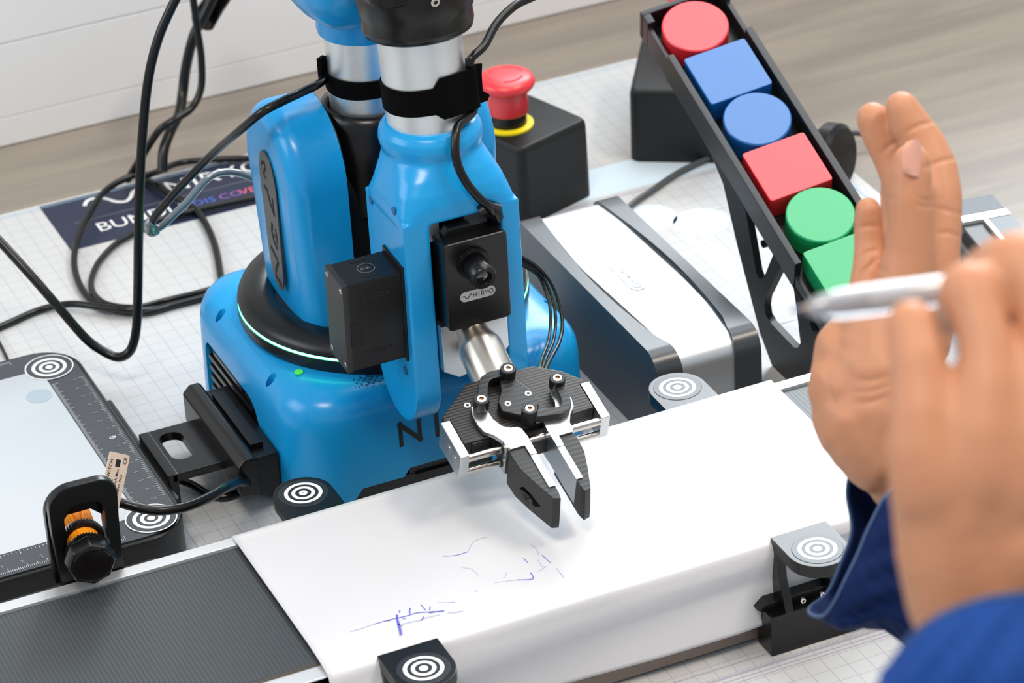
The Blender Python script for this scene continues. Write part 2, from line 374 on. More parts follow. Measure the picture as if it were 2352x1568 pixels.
for pts, w in (([(-430, 590), (-200, 520), (0, 450)], .4), ([(450, 460), (700, 400), (850, 370)], .4), ([(900, 340), (1050, 300), (1190, 270)], .4), ([(1320, 230), (1450, 225), (1600, 200)], .5), ([(1150, 48), (1300, 50), (1450, 35)], .5), ([(500, 345), (575, 342)], .9), ([(405, 455), (510, 475)], .8)):
    px_s(inl, [k1(*p) for p in pts], w, 64.6-1.4*(pts[0][1]/1400+.25))
k2 = lambda a, b: (700+a/2.138, 1150+b/2.138)
for pts, w in (([(1108, 352), (1120, 383), (1040, 388)], .6), ([(680, 272), (745, 267), (800, 250)], .5), ([(1072, 280), (1098, 306)], .4), ([(1165, 265), (1208, 306)], .4)):
    px_s(ink, [k2(*p) for p in pts], w)
for pts, w in (([(800, 250), (825, 205), (860, 185), (900, 178)], .35), ([(930, 402), (985, 395), (1040, 388)], .35), ([(770, 328), (820, 335), (855, 368)], .35), ([(1112, 215), (1140, 240), (1150, 268)], .4), ([(1145, 290), (1165, 322), (1185, 322), (1145, 348)], .4), ([(1235, 330), (1275, 378)], .35), ([(975, 380), (995, 350)], .4), ([(832, 440), (850, 446)], .6)):
    px_s(inl, [k2(*p) for p in pts], w)
# ================================================================== ROUND MARKER BRACKETS
def target_disc(parent, cx, cy, z, r, rings, base, ink_m, name='target_disc', n=44):
    F = frame((cx, cy, z), (1, 0, 0), (0, 1, 0), (0, 0, 1))
    d = MB().lathe([(r, -.6), (r, .12), (r-.2, .25)], (cx, cy, z), (0, 0, 1), n).build(name, base, parent, smooth=12)
    mb = MB()
    for r0, r1 in rings: annulus(mb, 0, 0, r0, r1, F, .32, n)
    mb.build('target_rings', ink_m, d, smooth=0); mb = MB(); annulus(mb, 0, 0, 0, .35, F, .4, 10); mb.build('centre_dot', BLK, d, smooth=0)
    return d
def marker(cx, cy, sgn, label, full=True):                          # sgn +1: plate reaches away from the camera side of the belt
    ex = (sgn, 0, 0); ey = (0, sgn, 0)
    t = thing('marker_bracket', (cx, cy, 0), label, 'marker', 'round target markers clamped to the conveyor')
    F = frame((cx, cy, 0), ex, ey, (0, 0, 1))
    out = [(-17, -22), (17, -22), (17, 0)]+circ(17, 0, 0, 20, 0, PI)[1:-1]+[(-17, 0)]
    MB().prism(out, 57.5, 65.0, F).build('marker_plate', BLKM, t, bevel=.5)
    target_disc(t, cx, cy, 65.0, 14, ((0, 2.4), (4.5, 6.6), (8.6, 10.7)), mat_disc, WHT)
    MB().box(-26, 26, -21, -5, 0, 25.5, F).build('clamp_block', BLKM, t, bevel=1)
    for s_ in (-1, 1):
        w = MB().prism([(-21, 25), (-5, 25), (-8, 34), (-12, 42), (-14, 57.6), (-21, 57.6)], min(s_*17, s_*12), max(s_*17, s_*12), frame((cx, cy, 0), ey, (0, 0, 1), ex)); w.build('support_arm', BLKM, t, bevel=.5)
    MB().prism([(-30, 27), (-24, 24), (24, 24), (30, 27), (24, 31), (-24, 31)], -21, -12, frame((cx, cy, 0), ex, (0, 0, 1), ey)).build('crossbar', BLKM, t, bevel=.6)
    for s_ in (-1, 1): screw(frame(F(s_*6, -5.2, 30), ex, (0, 0, 1), ey), 0, 0, 0, 1.6, t)
    return t
mat_disc = mat('marker_disc', (34, 38, 42), .32)
marker(-147, -39.7, 1, 'dark round target marker clamped to the conveyor in front of the blue robot base')
marker(85, -39.7, 1, 'pale shiny target marker at the end of the white-topped power unit')
marker(76, -225, -1, 'target marker bracket beside the navy cuff, its black clamp block standing on the mat')
marker(-152.6, -225, -1, 'black target marker over the near edge of the paper at the bottom of the frame')
# ================================================================== PHOTO SENSOR AND ITS BRACKET
sb = thing('sensor_bracket', (-277, -56, 58), 'black arched bracket with a window, standing on the left of the conveyor edge', 'bracket')
FB = frame((-276, -60, 0), (1, 0, 0), (0, 0, 1), (0, 1, 0))
arch = MB().prism([(-17.5, 60), (17, 60), (18, 96)]+circ(10.5, 8.5, 112, 10, 0, PI/2)+circ(13, -6.5, 110, 10, PI/2, PI)+[(-19.5, 96)], 0, 5.5, FB).build('arch_plate', BLKM, sb, bevel=.8)
cutm(arch, [MB().prism([(-12.5, 70), (11.5, 70), (10.5, 98)]+circ(8, 2.5, 103, 10, 0, PI/2)+circ(8.5, -3.5, 102.5, 10, PI/2, PI)+[(-12, 98)], -10, 20, FB)])
FB2 = frame((-276, -52, 0), (1, 0, 0), (0, 0, 1), (0, 1, 0))
arch2 = MB().prism([(-19.5, 60), (17, 60), (17, 90)]+circ(10, 7, 103, 8, 0, PI/2)+circ(15, -5, 103, 8, PI/2, PI)+[(-20, 90)], 0, 5, FB2).build('rear_plate', BLKM, sb, bevel=.8)
cutm(arch2, [MB().prism([(-13, 70), (11.5, 70), (11.5, 95), (5, 101), (-8, 101), (-13, 95)], -10, 20, FB2)])
MB().box(-17, 15, 0, 10, 50, 62, frame((-276, -60, 0), (1, 0, 0), (0, 1, 0), (0, 0, 1))).build('foot', BLKM, sb, bevel=.6)
SA = gy(213, 1300, -79); sd = V((.12, .99, .03)).normalized()
sn = thing('photo_sensor', SA, 'orange threaded photoelectric sensor with a black front cap held in the arched bracket', 'sensor')
def hexl(prof, o, ax, n): return MB().lathe(prof, o, ax, n)
hexl([(6, 1), (12.2, 1), (13.4, 3.5), (13.8, 9), (13, 10.5)], SA, sd, 8).build('front_cap', RUB, sn, bevel=1.6, seg=3)
MB().lathe([(11, 0), (10.2, -.6), (9.4, -.2), (.1, -.2)], SA+sd*1.0, sd, 32).build('lens', LENSR, sn)
def gear(o, ax, r0, r1, h0, h1, n=44):
    ax = V(ax).normalized(); e1 = ax.cross(V((1, 0, 0))).normalized(); e2 = ax.cross(e1); rs = []
    for h in (h0, h1): rs.append([V(o)+ax*h+(e1*math.cos(PI*k/n)+e2*math.sin(PI*k/n))*(r1 if k % 2 else r0) for k in range(2*n)])
    return MB().rings(rs)
gear(SA, sd, 11, 12, 11, 15.5).build('lock_nut', BLK, sn, smooth=0)
gear(SA, sd, 10.6, 11.8, 25, 29.5).build('lock_nut', BLK, sn, smooth=0)
th = []
for k in range(37): th += [(8.5, 9+k*1.15), (9.0, 9.55+k*1.15)]
MB().lathe(th+[(8, 52), (6, 53)], SA, sd, 28).build('threaded_barrel', ORG, sn, smooth=20)
MB().lathe([(6.4, 53), (6.4, 56), (4.2, 57), (3.6, 60)], SA, sd, 20).build('cable_gland', BLK, sn)
# ================================================================== VISION BOARD
bd = thing('vision_board', (-316, 130, 0), 'white vision workspace board with dark ruler border and round corner targets, left of the robot', 'board')
MB().prism(rrect(-434, -196.5, 11, 246, [27, 27, 27, 27], 10), 2, 29).build('board_body', BLK, bd, bevel=1.5, seg=3)
bf = MB().prism(rrect(-431, -199.5, 14, 243, [25]*4, 10), 28.6, 29.8).build('ruler_border', BORD, bd, bevel=.3)
MB().prism(rrect(-409, -222, 36, 222, 1), 29.6, 30.1).build('white_surface', BOARD, bd)
MB().box(-196.6, -192, 50, 176, 4, 25).build('side_rail', BLK, bd, bevel=1.8, seg=3)
MB().box(-262, -240, 9.3, 11.4, 14, 22).build('front_latch', BLKM, bd, bevel=.6)
for x, y in ((-216.2, 222), (-216.2, 30), (-415, 222), (-415, 30)):
    F = frame((x, y, 29.9), (1, 0, 0), (0, 1, 0), (0, 0, 1))
    d = MB().lathe([(14.6, -.2), (14.6, .3)], (x, y, 29.9), (0, 0, 1), 44).build('corner_target', BORD, bd)
    mb = MB()
    for r0, r1 in ((0, 2.3), (4.2, 6.4), (8.6, 10.8), (14.2, 15)): annulus(mb, 0, 0, r0, r1, F, .42, 44)
    mb.build('target_rings', WHT, d, smooth=0)
FBd = frame((0, 0, 29.9), (1, 0, 0), (0, 1, 0), (0, 0, 1)); tk = MB(); tk2 = MB()
def tick(m_, x, y, dx, dy, w=.35): m_.poly([FBd(x-w/2*(dy != 0), y-w/2*(dx != 0), .12), FBd(x+dx+(-w/2 if dy else 0), y+dy+(-w/2 if dx else 0), .12), FBd(x+dx+(w/2 if dy else 0), y+dy+(w/2 if dx else 0), .12), FBd(x+w/2*(dy != 0), y+w/2*(dx != 0), .12)])
U = 11.2; yc0 = 126
for k in range(-70, 71):
    L = 4.2 if k % 10 == 0 else (3.0 if k % 5 == 0 else 1.9)
    tick(tk, -221.2, yc0+k*U/10*.96, L, 0); tick(tk, -316+k*U*.1*1.02, 16.2, 0, L); tick(tk, -316+k*U*.1*1.02, 241, 0, -L)
for k in range(-35, 36):
    L = 3.4 if k % 5 == 0 else 1.8
    tick(tk, -200.6, yc0+k*U*.2*.96, -L, 0); tick(tk, -316+k*U*.2*1.02, 35.0, 0, -L)
tk.build('ruler_ticks', mat('tick_print', (176, 182, 184), .6), bd, smooth=0)['kind'] = 'stuff'
for k in range(-7, 8):
    y = yc0+k*U*.96
    text('ruler_digit', str(abs(k)), 4.6 if k else 6, frame((-209.5, y-1, 29.9), (0, -1, 0), (1, 0, 0), (0, 0, 1)), GRYP if k else WHT, bd, .12, 'CENTER')
    text('ruler_digit', str(abs(k)), 5, frame((-316+k*U*1.02-2, 21.5, 29.9), (1, 0, 0), (0, 1, 0), (0, 0, 1)), mat_t if False else GRYP, bd, .12, 'CENTER')
mb = MB(); annulus(mb, -232, 192, 0, 8, frame((0, 0, 30.1), (1, 0, 0), (0, 1, 0), (0, 0, 1)), .1); mb.build('faint_print', mat('faint_circle', (158, 172, 180), .4), bd)
# link between board and robot
lb = thing('board_link', (-172, 92, 0), 'black link plate with an oval slot joining the white board to the robot side', 'bracket')
lp = MB().prism(rrect(-192, -156, 66, 119, 2), 25.5, 31).build('slotted_plate', BLKM, lb, bevel=.8)
cutm(lp, [MB().prism(rrect(-184.5, -170.5, 80, 112, 6.6, 8), 10, 50)])
MB().box(-193.5, -187, 66, 119, 6, 31.2).build('hook', BLKM, lb, bevel=.8)
MB().prism([(-158.5, 20), (-158.5, 40), (-154, 44.5), (-148, 44.5), (-146, 42), (-146, 20)], -137, -40, frame((0, 0, 0), (1, 0, 0), (0, 0, 1), (0, -1, 0))).build('housing', BLKM, lb, bevel=1.5, seg=3)
MB().box(-146, -131.5, 46, 132, 14, 40).build('connector_block', BLK, lb, bevel=1)
MB().box(-145, -137, 56, 122, 40, 43.5).build('latch_strip', BLK, lb, bevel=.6)
# ================================================================== ROBOT ARM
AX, AY = -35.0, 112.0
rb = thing('robot_arm', (AX, AY, 0), 'bright blue and black desktop robot arm with a gripper reaching over the white paper', 'robot')
def superell(cx, cy, a, b, n, k=48):
    o = []
    for i in range(k):
        t = 2*PI*i/k; c, s_ = math.cos(t), math.sin(t)
        o.append((cx+a*abs(c)**(2/n)*(1 if c >= 0 else -1), cy+b*abs(s_)**(2/n)*(1 if s_ >= 0 else -1)))
    return o
# --- base
rs = []
for z, ins in ((3, 0), (8, -.5), (58, .6), (66, 1.6), (72, 4.2), (76.5, 8.2), (79.5, 14), (81, 21), (81.3, 30)):
    rs.append([V((x, y, z)) for x, y in rrect(AX-96+ins, AX+96-ins, AY-95+ins, AY+95-ins, max(8, 34-ins), 10)])
base = MB().rings(rs).build('base_shell', BLUE, rb, smooth=50)
FL = frame((AX-96, 0, 0), (0, -1, 0), (0, 0, 1), (1, 0, 0))           # left face: (-y, z, depth)
ventpoly = lambda g, y1=172, y0=79: [(-y1-g, -5), (-y1-g, 44)]+[(-y1+8*(1-math.cos(a)), 44+8*math.sin(a)) for a in (.5, 1.1, 1.57)]+[(-y0-18+(18+g)*math.sin(a), 32+(20+g)*math.cos(a)) for a in (0, .3, .6, .9, 1.2, 1.5)]+[(-y0+g, -5)]
cutm(base, [MB().prism(ventpoly(0), -10, 7, FL), MB().prism([(-98, -5), (-98, 12), (-92, 19), (-66, 19), (-62, 24), (-10, 24), (-10, -5)], -10, 5, frame((0, AY-95, 0), (1, 0, 0), (0, 0, 1), (0, 1, 0)))]
     +[MB().cyl((AX+sx*89, AY+sy*43, 66), (AX+sx*89, AY+sy*43, 95), 3.3, 20) for sx in (-1, 1) for sy in (-1, 1)])
MB().prism(ventpoly(-.3), 3.2, 12, FL).build('side_panel', BLK, rb)
for k in range(6):
    z = 11+k*7.2; y1 = 168 if k < 5 else 158; y0 = 83+(0, 0, 1, 4, 10, 24)[k]
    MB().box(-y1, -y0, z, z+3.4, .6, 5, FL).build('vent_slat', BLKM, rb, bevel=.8)
MB().box(-97.5, -10, 1, 18.4, AY-93, AY-88, frame((0, 0, 0), (1, 0, 0), (0, 0, 1), (0, 1, 0))).box(-61.5, -10, 18, 23.6, AY-93, AY-88, frame((0, 0, 0), (1, 0, 0), (0, 0, 1), (0, 1, 0))).build('front_port', mat('port_black', (16, 22, 32), .35), rb)
MB().box(-58, -14, 17, 18.5, AY-95, AY-92, frame((0, 0, 0), (1, 0, 0), (0, 0, 1), (0, 1, 0))).build('port_ledge', BLK, rb, bevel=.3)
MB().prism(rrect(AX-94, AX+94, AY-93, AY+93, 30, 8), .4, 3.2).build('foot_plate', BLK, rb)
Fn = frame((0, AY-94.75, 0), (1, 0, 0), (0, 0, 1), (0, -1, 0))
nk = MB(); H = 16.5
def letters(mb, x, z, H, F, w, l=.12):
    stroke(mb, [(x, z), (x, z+H)], w, F, l); stroke(mb, [(x-w*.45, z+H-.6), (x+H*.72+w*.45, z+.6)], w*1.15, F, l+.02); stroke(mb, [(x+H*.72, z), (x+H*.72, z+H)], w, F, l)
    x += H*1.38; stroke(mb, [(x, z), (x, z+H)], w, F, l); x += H*.62
    stroke(mb, [(x, z), (x, z+H)], w, F, l); stroke(mb, [(x, z+H), (x+H*.4, z+H), (x+H*.55, z+H*.72), (x+H*.4, z+H*.45), (x, z+H*.45)], w, F, l); stroke(mb, [(x+H*.25, z+H*.45), (x+H*.6, z)], w, F, l)
    x += H*.85; stroke(mb, [(x, z+H), (x+H*.4, z+H*.5), (x+H*.8, z+H)], w, F, l); stroke(mb, [(x+H*.4, z+H*.5), (x+H*.4, z)], w, F, l)
    x += H*1.0; stroke(mb, circ(H*.5, x+H*.5, z+H*.5, 28)+circ(H*.5, x+H*.5, z+H*.5, 28)[:2], w, F, l)
letters(nk, -66.0, 39.5, H, Fn, 2.4, .3); nk.build('base_lettering', mat('letter_black', (10, 12, 16), .4), rb, smooth=0)
MB().cyl((-122.5+12, 58, 81.2), (-122.5+12, 58, 82.1), 2.6, 20).build('status_button', mat('green_button', (70, 190, 70), .3, emit=((80, 220, 90), .35)), rb, bevel=.3)
mb = MB(); Ft = frame((AX+60, AY-56, 81.35), (1, 0, 0), (0, 1, 0), (0, 0, 1)); annulus(mb, 0, 0, 3.1, 3.6, Ft, .1); mb.build('button_ring', mat('blue_ring', (90, 150, 190), .4), rb, smooth=0)
hm = MB()
for cx in (-77, 6):
    for i in range(9):
        for j in range(5):
            if (i+j) % 2: continue
            x, y = cx+(i-4)*2.1, 30.5+(j-2)*2.3; r = 1.05-.16*abs(i-4)*.8
            if r > .3: hm.cyl((x, y, 81.1), (x, y, 81.48), r*1.0, 8)
hm.build('speaker_holes', mat('hole_blue', (8, 44, 84), .7), rb, smooth=0)['kind'] = 'stuff'
# --- glowing ring and turntable
MB().lathe([(84, 80), (86.5, 81.5), (87.3, 84), (87.3, 89.6), (85, 89.6)], (AX, AY, 0), n=96).build('ring_skirt', BLK, rb)
MB().lathe([(84, 89.2), (86.8, 89.4), (86.8, 91.2), (84, 91.6)], (AX, AY, 0), n=96).build('light_ring', GREEN_LED, rb)
MB().lathe([(84, 91), (86.8, 91.2), (86.9, 92.5), (85.6, 95.4), (82, 98), (76, 99.8), (69, 100), (65.5, 98.6), (64.5, 95), (64.3, 90)], (AX, AY, 0), n=96).build('turntable_rim', BLK, rb, smooth=60)
MB().lathe([(66, 88), (66, 95.6), (62, 96.4), (.5, 96.4)], (AX, AY, 0), n=80).build('turntable_deck', BLKM, rb)
# --- shoulder shells: stadium profile in the (y, z) plane, thick in x
def stad(cy, zb, zc, r, rt=None, n=20):
    return [(cy-r, zb), (cy+r, zb)]+[(cy+r*math.cos(a), zc+(rt or r)*math.sin(a)) for a in [PI*i/n for i in range(n+1)]]
def shell(x0, x1, cy, zb, zc, r, rnd, outer, name, m, rt=None, hb=0):
    rs = []
    K = 8
    for i in range(K+1):
        a = PI/2*i/K; ins = rnd*(1-math.sin(a)); x = (outer*(rnd*(1-math.cos(a))))
        rs.append([V((0, p[0], p[1])) for p in stad(cy, zb, zc, r-ins, (rt or r)-ins)]); 
        xo = (x0 if outer > 0 else x1)
        for v in rs[-1]: v.x = xo+outer*rnd*(1-math.cos(a)); 
    xi = x1 if outer > 0 else x0
    rs.append([V((xi, v.y, v.z)) for v in rs[-1]])
    # narrow the foot so that it stands inside the turntable rim
    for r_ in rs:
        for v in r_:
            f = max(0, min(1, (128-v.z)/34)); d = V((v.x-AX, v.y-AY)); L = d.length; lim = 66+ (1-f)*30
            if L > lim: q = d*(lim/L); v.x = AX+q.x; v.y = AY+q.y
    return MB().rings(rs).build(name, m, rb, smooth=50)
shell(AX-65, AX-31.5, 112, 96.5, 184, 42, 11, 1, 'shoulder_shell', BLUE, rt=42)
shell(AX+31.5, AX+65, 112, 96.5, 184, 42, 11, -1, 'shoulder_shell', BLUE, rt=42)
FLb = frame((AX-65.0, 0, 0), (0, -1, 0), (0, 0, 1), (-1, 0, 0))
def pl(px, py): g = gx(px, py, AX-65.3); return (-g.y, g.z)
lab = [pl(*p[:2]) for p in spline([(601, 344, 0), (611, 352, 0), (622, 380, 0), (633, 430, 0), (640, 500, 0), (646, 570, 0), (652, 640, 0), (650, 668, 0), (640, 655, 0), (628, 618, 0), (618, 560, 0), (610, 490, 0), (602, 430, 0), (597, 380, 0), (598, 350, 0)], 4)]
lp_ = MB().prism(lab, .2, .8, FLb).build('name_plate', mat('plate_grey', (70, 70, 72), .4), rb)
lt = MB()
for pts, w in (([(602, 376), (604, 371), (609, 374), (611, 385), (607, 398), (613, 410)], 2.0), ([(608, 425), (616, 436), (618, 448), (624, 470), (631, 490), (633, 497)], 2.6), ([(627, 455), (629, 472), (631, 488)], 1.8), ([(627, 512), (626, 530), (632, 555), (640, 572)], 2.6), ([(634, 525), (638, 545), (639, 560)], 1.8), ([(632, 536), (634, 545)], 1.6), ([(624, 565), (636, 590), (641, 602), (636, 618), (636, 632), (650, 656)], 2.6)):
    stroke(lt, [pl(*p) for p in pts], w, FLb, .95)
lt.build('plate_lettering', DARKHOLE, lp_, smooth=0)
def sp(r, name='x', **k): return None
MB().prism(stad(112, 96.2, 166, 35, 40), -33.6, 33.6, frame((AX, 0, 0), (0, 1, 0), (0, 0, 1), (1, 0, 0))).build('shoulder_core', mat('core_black', (14, 13, 14), .38), rb, smooth=60)
MB().prism(stad(112, 96.4, 184, 41.4, 41.4), -.8, .8, frame((AX-31.4, 0, 0), (0, 1, 0), (0, 0, 1), (1, 0, 0))).build('shell_gasket', BLK, rb, smooth=60)
TX, TY = -37.0, 103.0
MB().lathe([(33, 160), (33.5, 190), (32.5, 203), (30.5, 211), (30.2, 215.5), (28.4, 219.5), (26, 220.5), (24.4, 219), (24, 210)], (TX, TY, 0), n=48).build('collar', RUB, rb, smooth=60)
MB().lathe([(23, 195), (23, 300)], (TX, TY, 0), n=64, cap=False).build('upper_arm_tube', ALU, rb)
MB().lathe([(23.2, 266), (26.5, 266), (27, 268), (27, 300), (23.2, 300)], (TX, TY, 0), n=48).build('elbow_collar', BLUE, rb, smooth=50)
# --- elbow
def blob(x0, x1, y0, y1, z0, z1, name, m, rnd, n=2.6, parent=None):
    rs = []; K = 16
    for i in range(K+1):
        t = i/K; z = z0+(z1-z0)*t; q = min(1, math.sqrt(max(0, 1-(max(0, 1-(z-z0)/rnd))**2))); q2 = min(1, math.sqrt(max(0, 1-(max(0, 1-(z1-z)/rnd))**2))); k = max(.05, min(q, q2))
        a, b = (x1-x0)/2, (y1-y0)/2; ia, ib = a-rnd*(1-k), b-rnd*(1-k)
        rs.append([V((x, y, z)) for x, y in superell((x0+x1)/2, (y0+y1)/2, max(ia, 1), max(ib, 1), n)])
    return MB().rings(rs).build(name, m, parent or rb, smooth=60)
blob(-88, -12, 48, 140, 276, 396, 'elbow_shell', BLUE, 42, 2.8)
FA = V((0, .108, .994)); FO = V((-37, 9.7, 240.5))
fa = frame(FO, (1, 0, 0), FA.cross(V((1, 0, 0))), FA)
MB().lathe([(23.3, 2), (23.3, 90)], FO-FA*6, FA, 64, cap=False).build('forearm_tube', ALU, rb)
MB().lathe([(23.4, 59.5), (27.5, 59), (30, 60.5), (31, 64.5), (30.6, 71), (31.6, 73), (33, 82), (34, 98), (34, 130), (22, 130)], FO, FA, 64).build('forearm_cup', RUB, rb, smooth=60)
MB().prism(rrect(-33, 33, -30, 52, 12, 6), 84, 150, fa).build('elbow_housing', RUB, rb, bevel=4, seg=3)
screw(frame(FO+FA*88+V((-1, -34, 0)), (1, 0, 0), (0, 0, 1), (0, -1, 0)), 0, 0, 0, 2.6, rb, 'housing_screw')
# --- wrist fork
rs = []
for z, hx, y0, y1, n in ((203, 34.6, -27, 29, 9), (208, 34.6, -27, 29, 8), (213, 33.8, -27, 29, 5), (219, 32, -25.5, 29, 4.2), (226, 29, -22, 31, 3.4), (231, 27.2, -19, 34.5, 2.6), (233.5, 27, -18, 36.5, 2.2), (236, 28.4, -18.8, 38, 2), (240, 29.2, -19.6, 39, 2), (244, 28.6, -19, 38.6, 2), (247.5, 26.4, -16.5, 36.5, 2), (249, 24, -13.8, 34.2, 2)):
    rs.append([V((x, y, z)) for x, y in superell(-37, (y0+y1)/2, hx, (y1-y0)/2, n, 64)])
fbm = MB(); fbm.rings(rs)
FY = frame((0, 0, 0), (0, 1, 0), (0, 0, 1), (1, 0, 0))
armp = [(1+28*math.cos(a), 99+28*math.sin(a)) for a in [PI+PI*i/20 for i in range(21)]]+[(29, 206), (-27, 206)]
for x0, x1 in ((-71, -55.5), (-13.5, -1.5)): fbm.prism(armp, x0, x1, FY)
fbm.box(-60, -10, -24, -4, 209, 216)
fk = fbm.build('wrist_fork', BLUE, rb)
def fuse(o, vox, sm, fac=.6):
    md = o.modifiers.new('r', 'REMESH'); md.mode = 'VOXEL'; md.voxel_size = vox*S
    md = o.modifiers.new('s', 'SMOOTH'); md.factor = fac; md.iterations = sm
    dg = bpy.context.evaluated_depsgraph_get(); m2 = bpy.data.meshes.new_from_object(o.evaluated_get(dg)); o.modifiers.clear(); old = o.data; nm = old.name; mm = old.materials[0]
    o.data = m2; bpy.data.meshes.remove(old); m2.name = nm; m2.materials.clear(); m2.materials.append(mm); m2.shade_smooth()
fuse(fk, .8, 7)
for px, py in ((853, 459), (905, 484), (932, 850)):
    g = gx(px, py, -71); MB().lathe([(2.5, .6), (2.5, .15), (1.6, -.3), (.1, -.3)], (-71, g.y, g.z), (-1, 0, 0), 16).build('arm_screw', mat('deep_blue', (14, 84, 140), .35) if 'deep_blue' not in MATS else MATS['deep_blue'], rb)
MB().box(-55, -15, -4, 24, 96, 203).build('inner_frame', BLK, rb, bevel=1)
MB().box(-56, -48, -22, 2, 190, 204).build('inner_bracket', ALUS, rb, bevel=.5)
MB().box(-34, -20, -24, 0, 194, 206).build('inner_bracket', mat('grey_motor', (70, 76, 82), .4), rb, bevel=.5)
# --- servo box
FS = frame((0, 0, 0), (1, 0, 0), (0, math.cos(.05), math.sin(.05)), (0, -math.sin(.05), math.cos(.05)))
sv = MB().box(-104.5, -71, -13, 13, 121, 177, FS).build('servo_housing', BLK, rb, bevel=.8)
MB().box(-107.5, -104.2, -13.4, 13.4, 120.6, 177.4, FS).build('servo_cap', mat('servo_grey', (34, 34, 36), .45), sv, bevel=.6)
MB().box(-72.5, -70.5, -14.2, 14, 119, 180, FS).build('servo_flange', BLK, sv, bevel=.4)
for z in (125, 173):
    for y in (-10, 10): screw(frame(FS(-107.6, y, z), (0, 1, 0), (0, 0, 1), (-1, 0, 0)), 0, 0, 0, 1.7, sv)
sd_ = MB()
for z in (131, 167):
    for xx in (-95, -81): sd_.cyl(FS(xx, -12.9, z), FS(xx, -13.25, z), 1.2, 12)
    sd_.box(-92.5, -83.5, -13.2, -12.8, z-1.6, z-.4, FS).box(-92.5, -83.5, -13.2, -12.8, z+.4, z+1.6, FS)
sd_.build('servo_slots', DARKHOLE, sv, smooth=0)['kind'] = 'stuff'
MB().box(-104, -97, -13.5, -12.5, 137, 151, FS).build('cable_port', DARKHOLE, sv, bevel=.3)
mb = MB(); stroke(mb, [(-103, 160), (-103, 177)], .5, frame((0, -13.1, 0), (1, 0, 0), (0, 0, 1), (0, -1, 0))); mb.build('seam', GRYP, sv, smooth=0)
Fs2 = frame(FS(-88, 0, 177), (1, 0, 0), FS(0, 1, 0)-FS(0, 0, 0), (0, 0, 1)); mb = MB(); annulus(mb, 0, 0, 4.7, 5, Fs2, .15); mb.build('servo_mark', GRYP, sv, smooth=0)
text('servo_mark', 'C-R', 3.6, frame(Fs2(-3.6, -1.2), (1, 0, 0), (0, 1, 0), (0, 0, 1)), GRYP, sv, .15)
for y in (-8.5, 8.5): MB().box(-94, -84, y-.5, y+.5, 176.8, 177.15, FS).build('servo_slot', DARKHOLE, sv)
# --- camera
cbx = MB().prism(rrect(-53, -15, 140.5, 195, 2.6, 4), -38.5, -6, frame((0, 0, 0), (1, 0, 0), (0, 0, 1), (0, 1, 0))).build('camera_body', BLKM, rb, bevel=1.2, seg=3)
MB().prism([(-49, 193), (-30, 193), (-33, 200), (-46, 200)], -30, -8, frame((0, 0, 0), (1, 0, 0), (0, 0, 1), (0, 1, 0))).build('camera_hood', BLKM, cbx, bevel=.8)
LC = gy(1086, 603, -38.5); LD = V((0, -.985, -.17)).normalized()
gear(LC, LD, 9.2, 9.5, -1, 2.4, 40).build('lens_mount', BLKM, cbx)
gear(LC, LD, 6.6, 7.2, 2, 8.5, 32).build('focus_ring', RUB, cbx)
MB().lathe([(6.4, 7), (7.4, 8), (7.6, 14.4), (7.0, 15.4), (4.8, 15.4), (4.2, 13.4), (.1, 13.2)], LC, LD, 40).build('lens_barrel', RUB, cbx)
MB().lathe([(4.1, 13.3), (3, 14.1), (.1, 14.4)], LC, LD, 24).build('lens_glass', LENS, cbx)
FC = frame((-34.6, -38.6, 160.4), (1, 0, 0), (0, 0, 1), (0, -1, 0))
tagp = MB().prism(rrect(-10.6, 10.6, -3.1, 3.1, 3.1, 6), 0, .35, FC).build('logo_plate', mat('logo_silver', (176, 176, 174), .4), cbx)
text('logo_text', 'NIRYO', 4.5, frame(FC(-2.6, -1.6, .35), (1, 0, 0), (0, 0, 1), (0, -1, 0)), DARKHOLE, tagp, .1, bold=.01, sx=.82, spacing=1.1) if 0 else None
lg = MB(); letters(lg, -2.7, -1.2, 2.45, FC, .36, .45); stroke(lg, spline([(-9.2, .5, 0), (-8, .5, 0), (-7.2, -.6, 0), (-6.4, -1.2, 0), (-5.4, -.2, 0), (-4.6, .9, 0), (-3.6, 1, 0)], 4), .5, FC, .45); lg.build('logo_print', DARKHOLE, cbx, smooth=0)
# --- wrist flange
MB().prism([(-55.2, 112), (-55.2, 141), (-15, 141), (-15, 118), (-20, 112), (-46, 106)], -32, -6, frame((0, 0, 0), (1, 0, 0), (0, 0, 1), (0, 1, 0))).build('wrist_block', ALUS, rb, bevel=1)
TH = math.radians(17); Gt = V((0, -math.cos(TH), -math.sin(TH))); Gn = V((0, -math.sin(TH), math.cos(TH))); GO = V((-37, -113.5, 110.5))
G = frame(GO, (1, 0, 0), Gt, Gn)
fo = G(0, -97, 1.5); fe = G(0, -44, -9.5); fx = (fe-fo)
MB().lathe([(7, -6), (8.8, 0), (9.1, 14), (9.6, 17), (12, 22.5), (12.6, 25), (12.6, fx.length)], fo, fx, 56).build('wrist_flange', mat('flange_steel', (196, 190, 180), .3, metal=1), rb, smooth=60)
MB().lathe([(6.6, -9), (9.4, -8), (9.9, -3), (9.5, 0), (8.6, .5)], fo, fx, 40).build('bearing', RUB, rb)
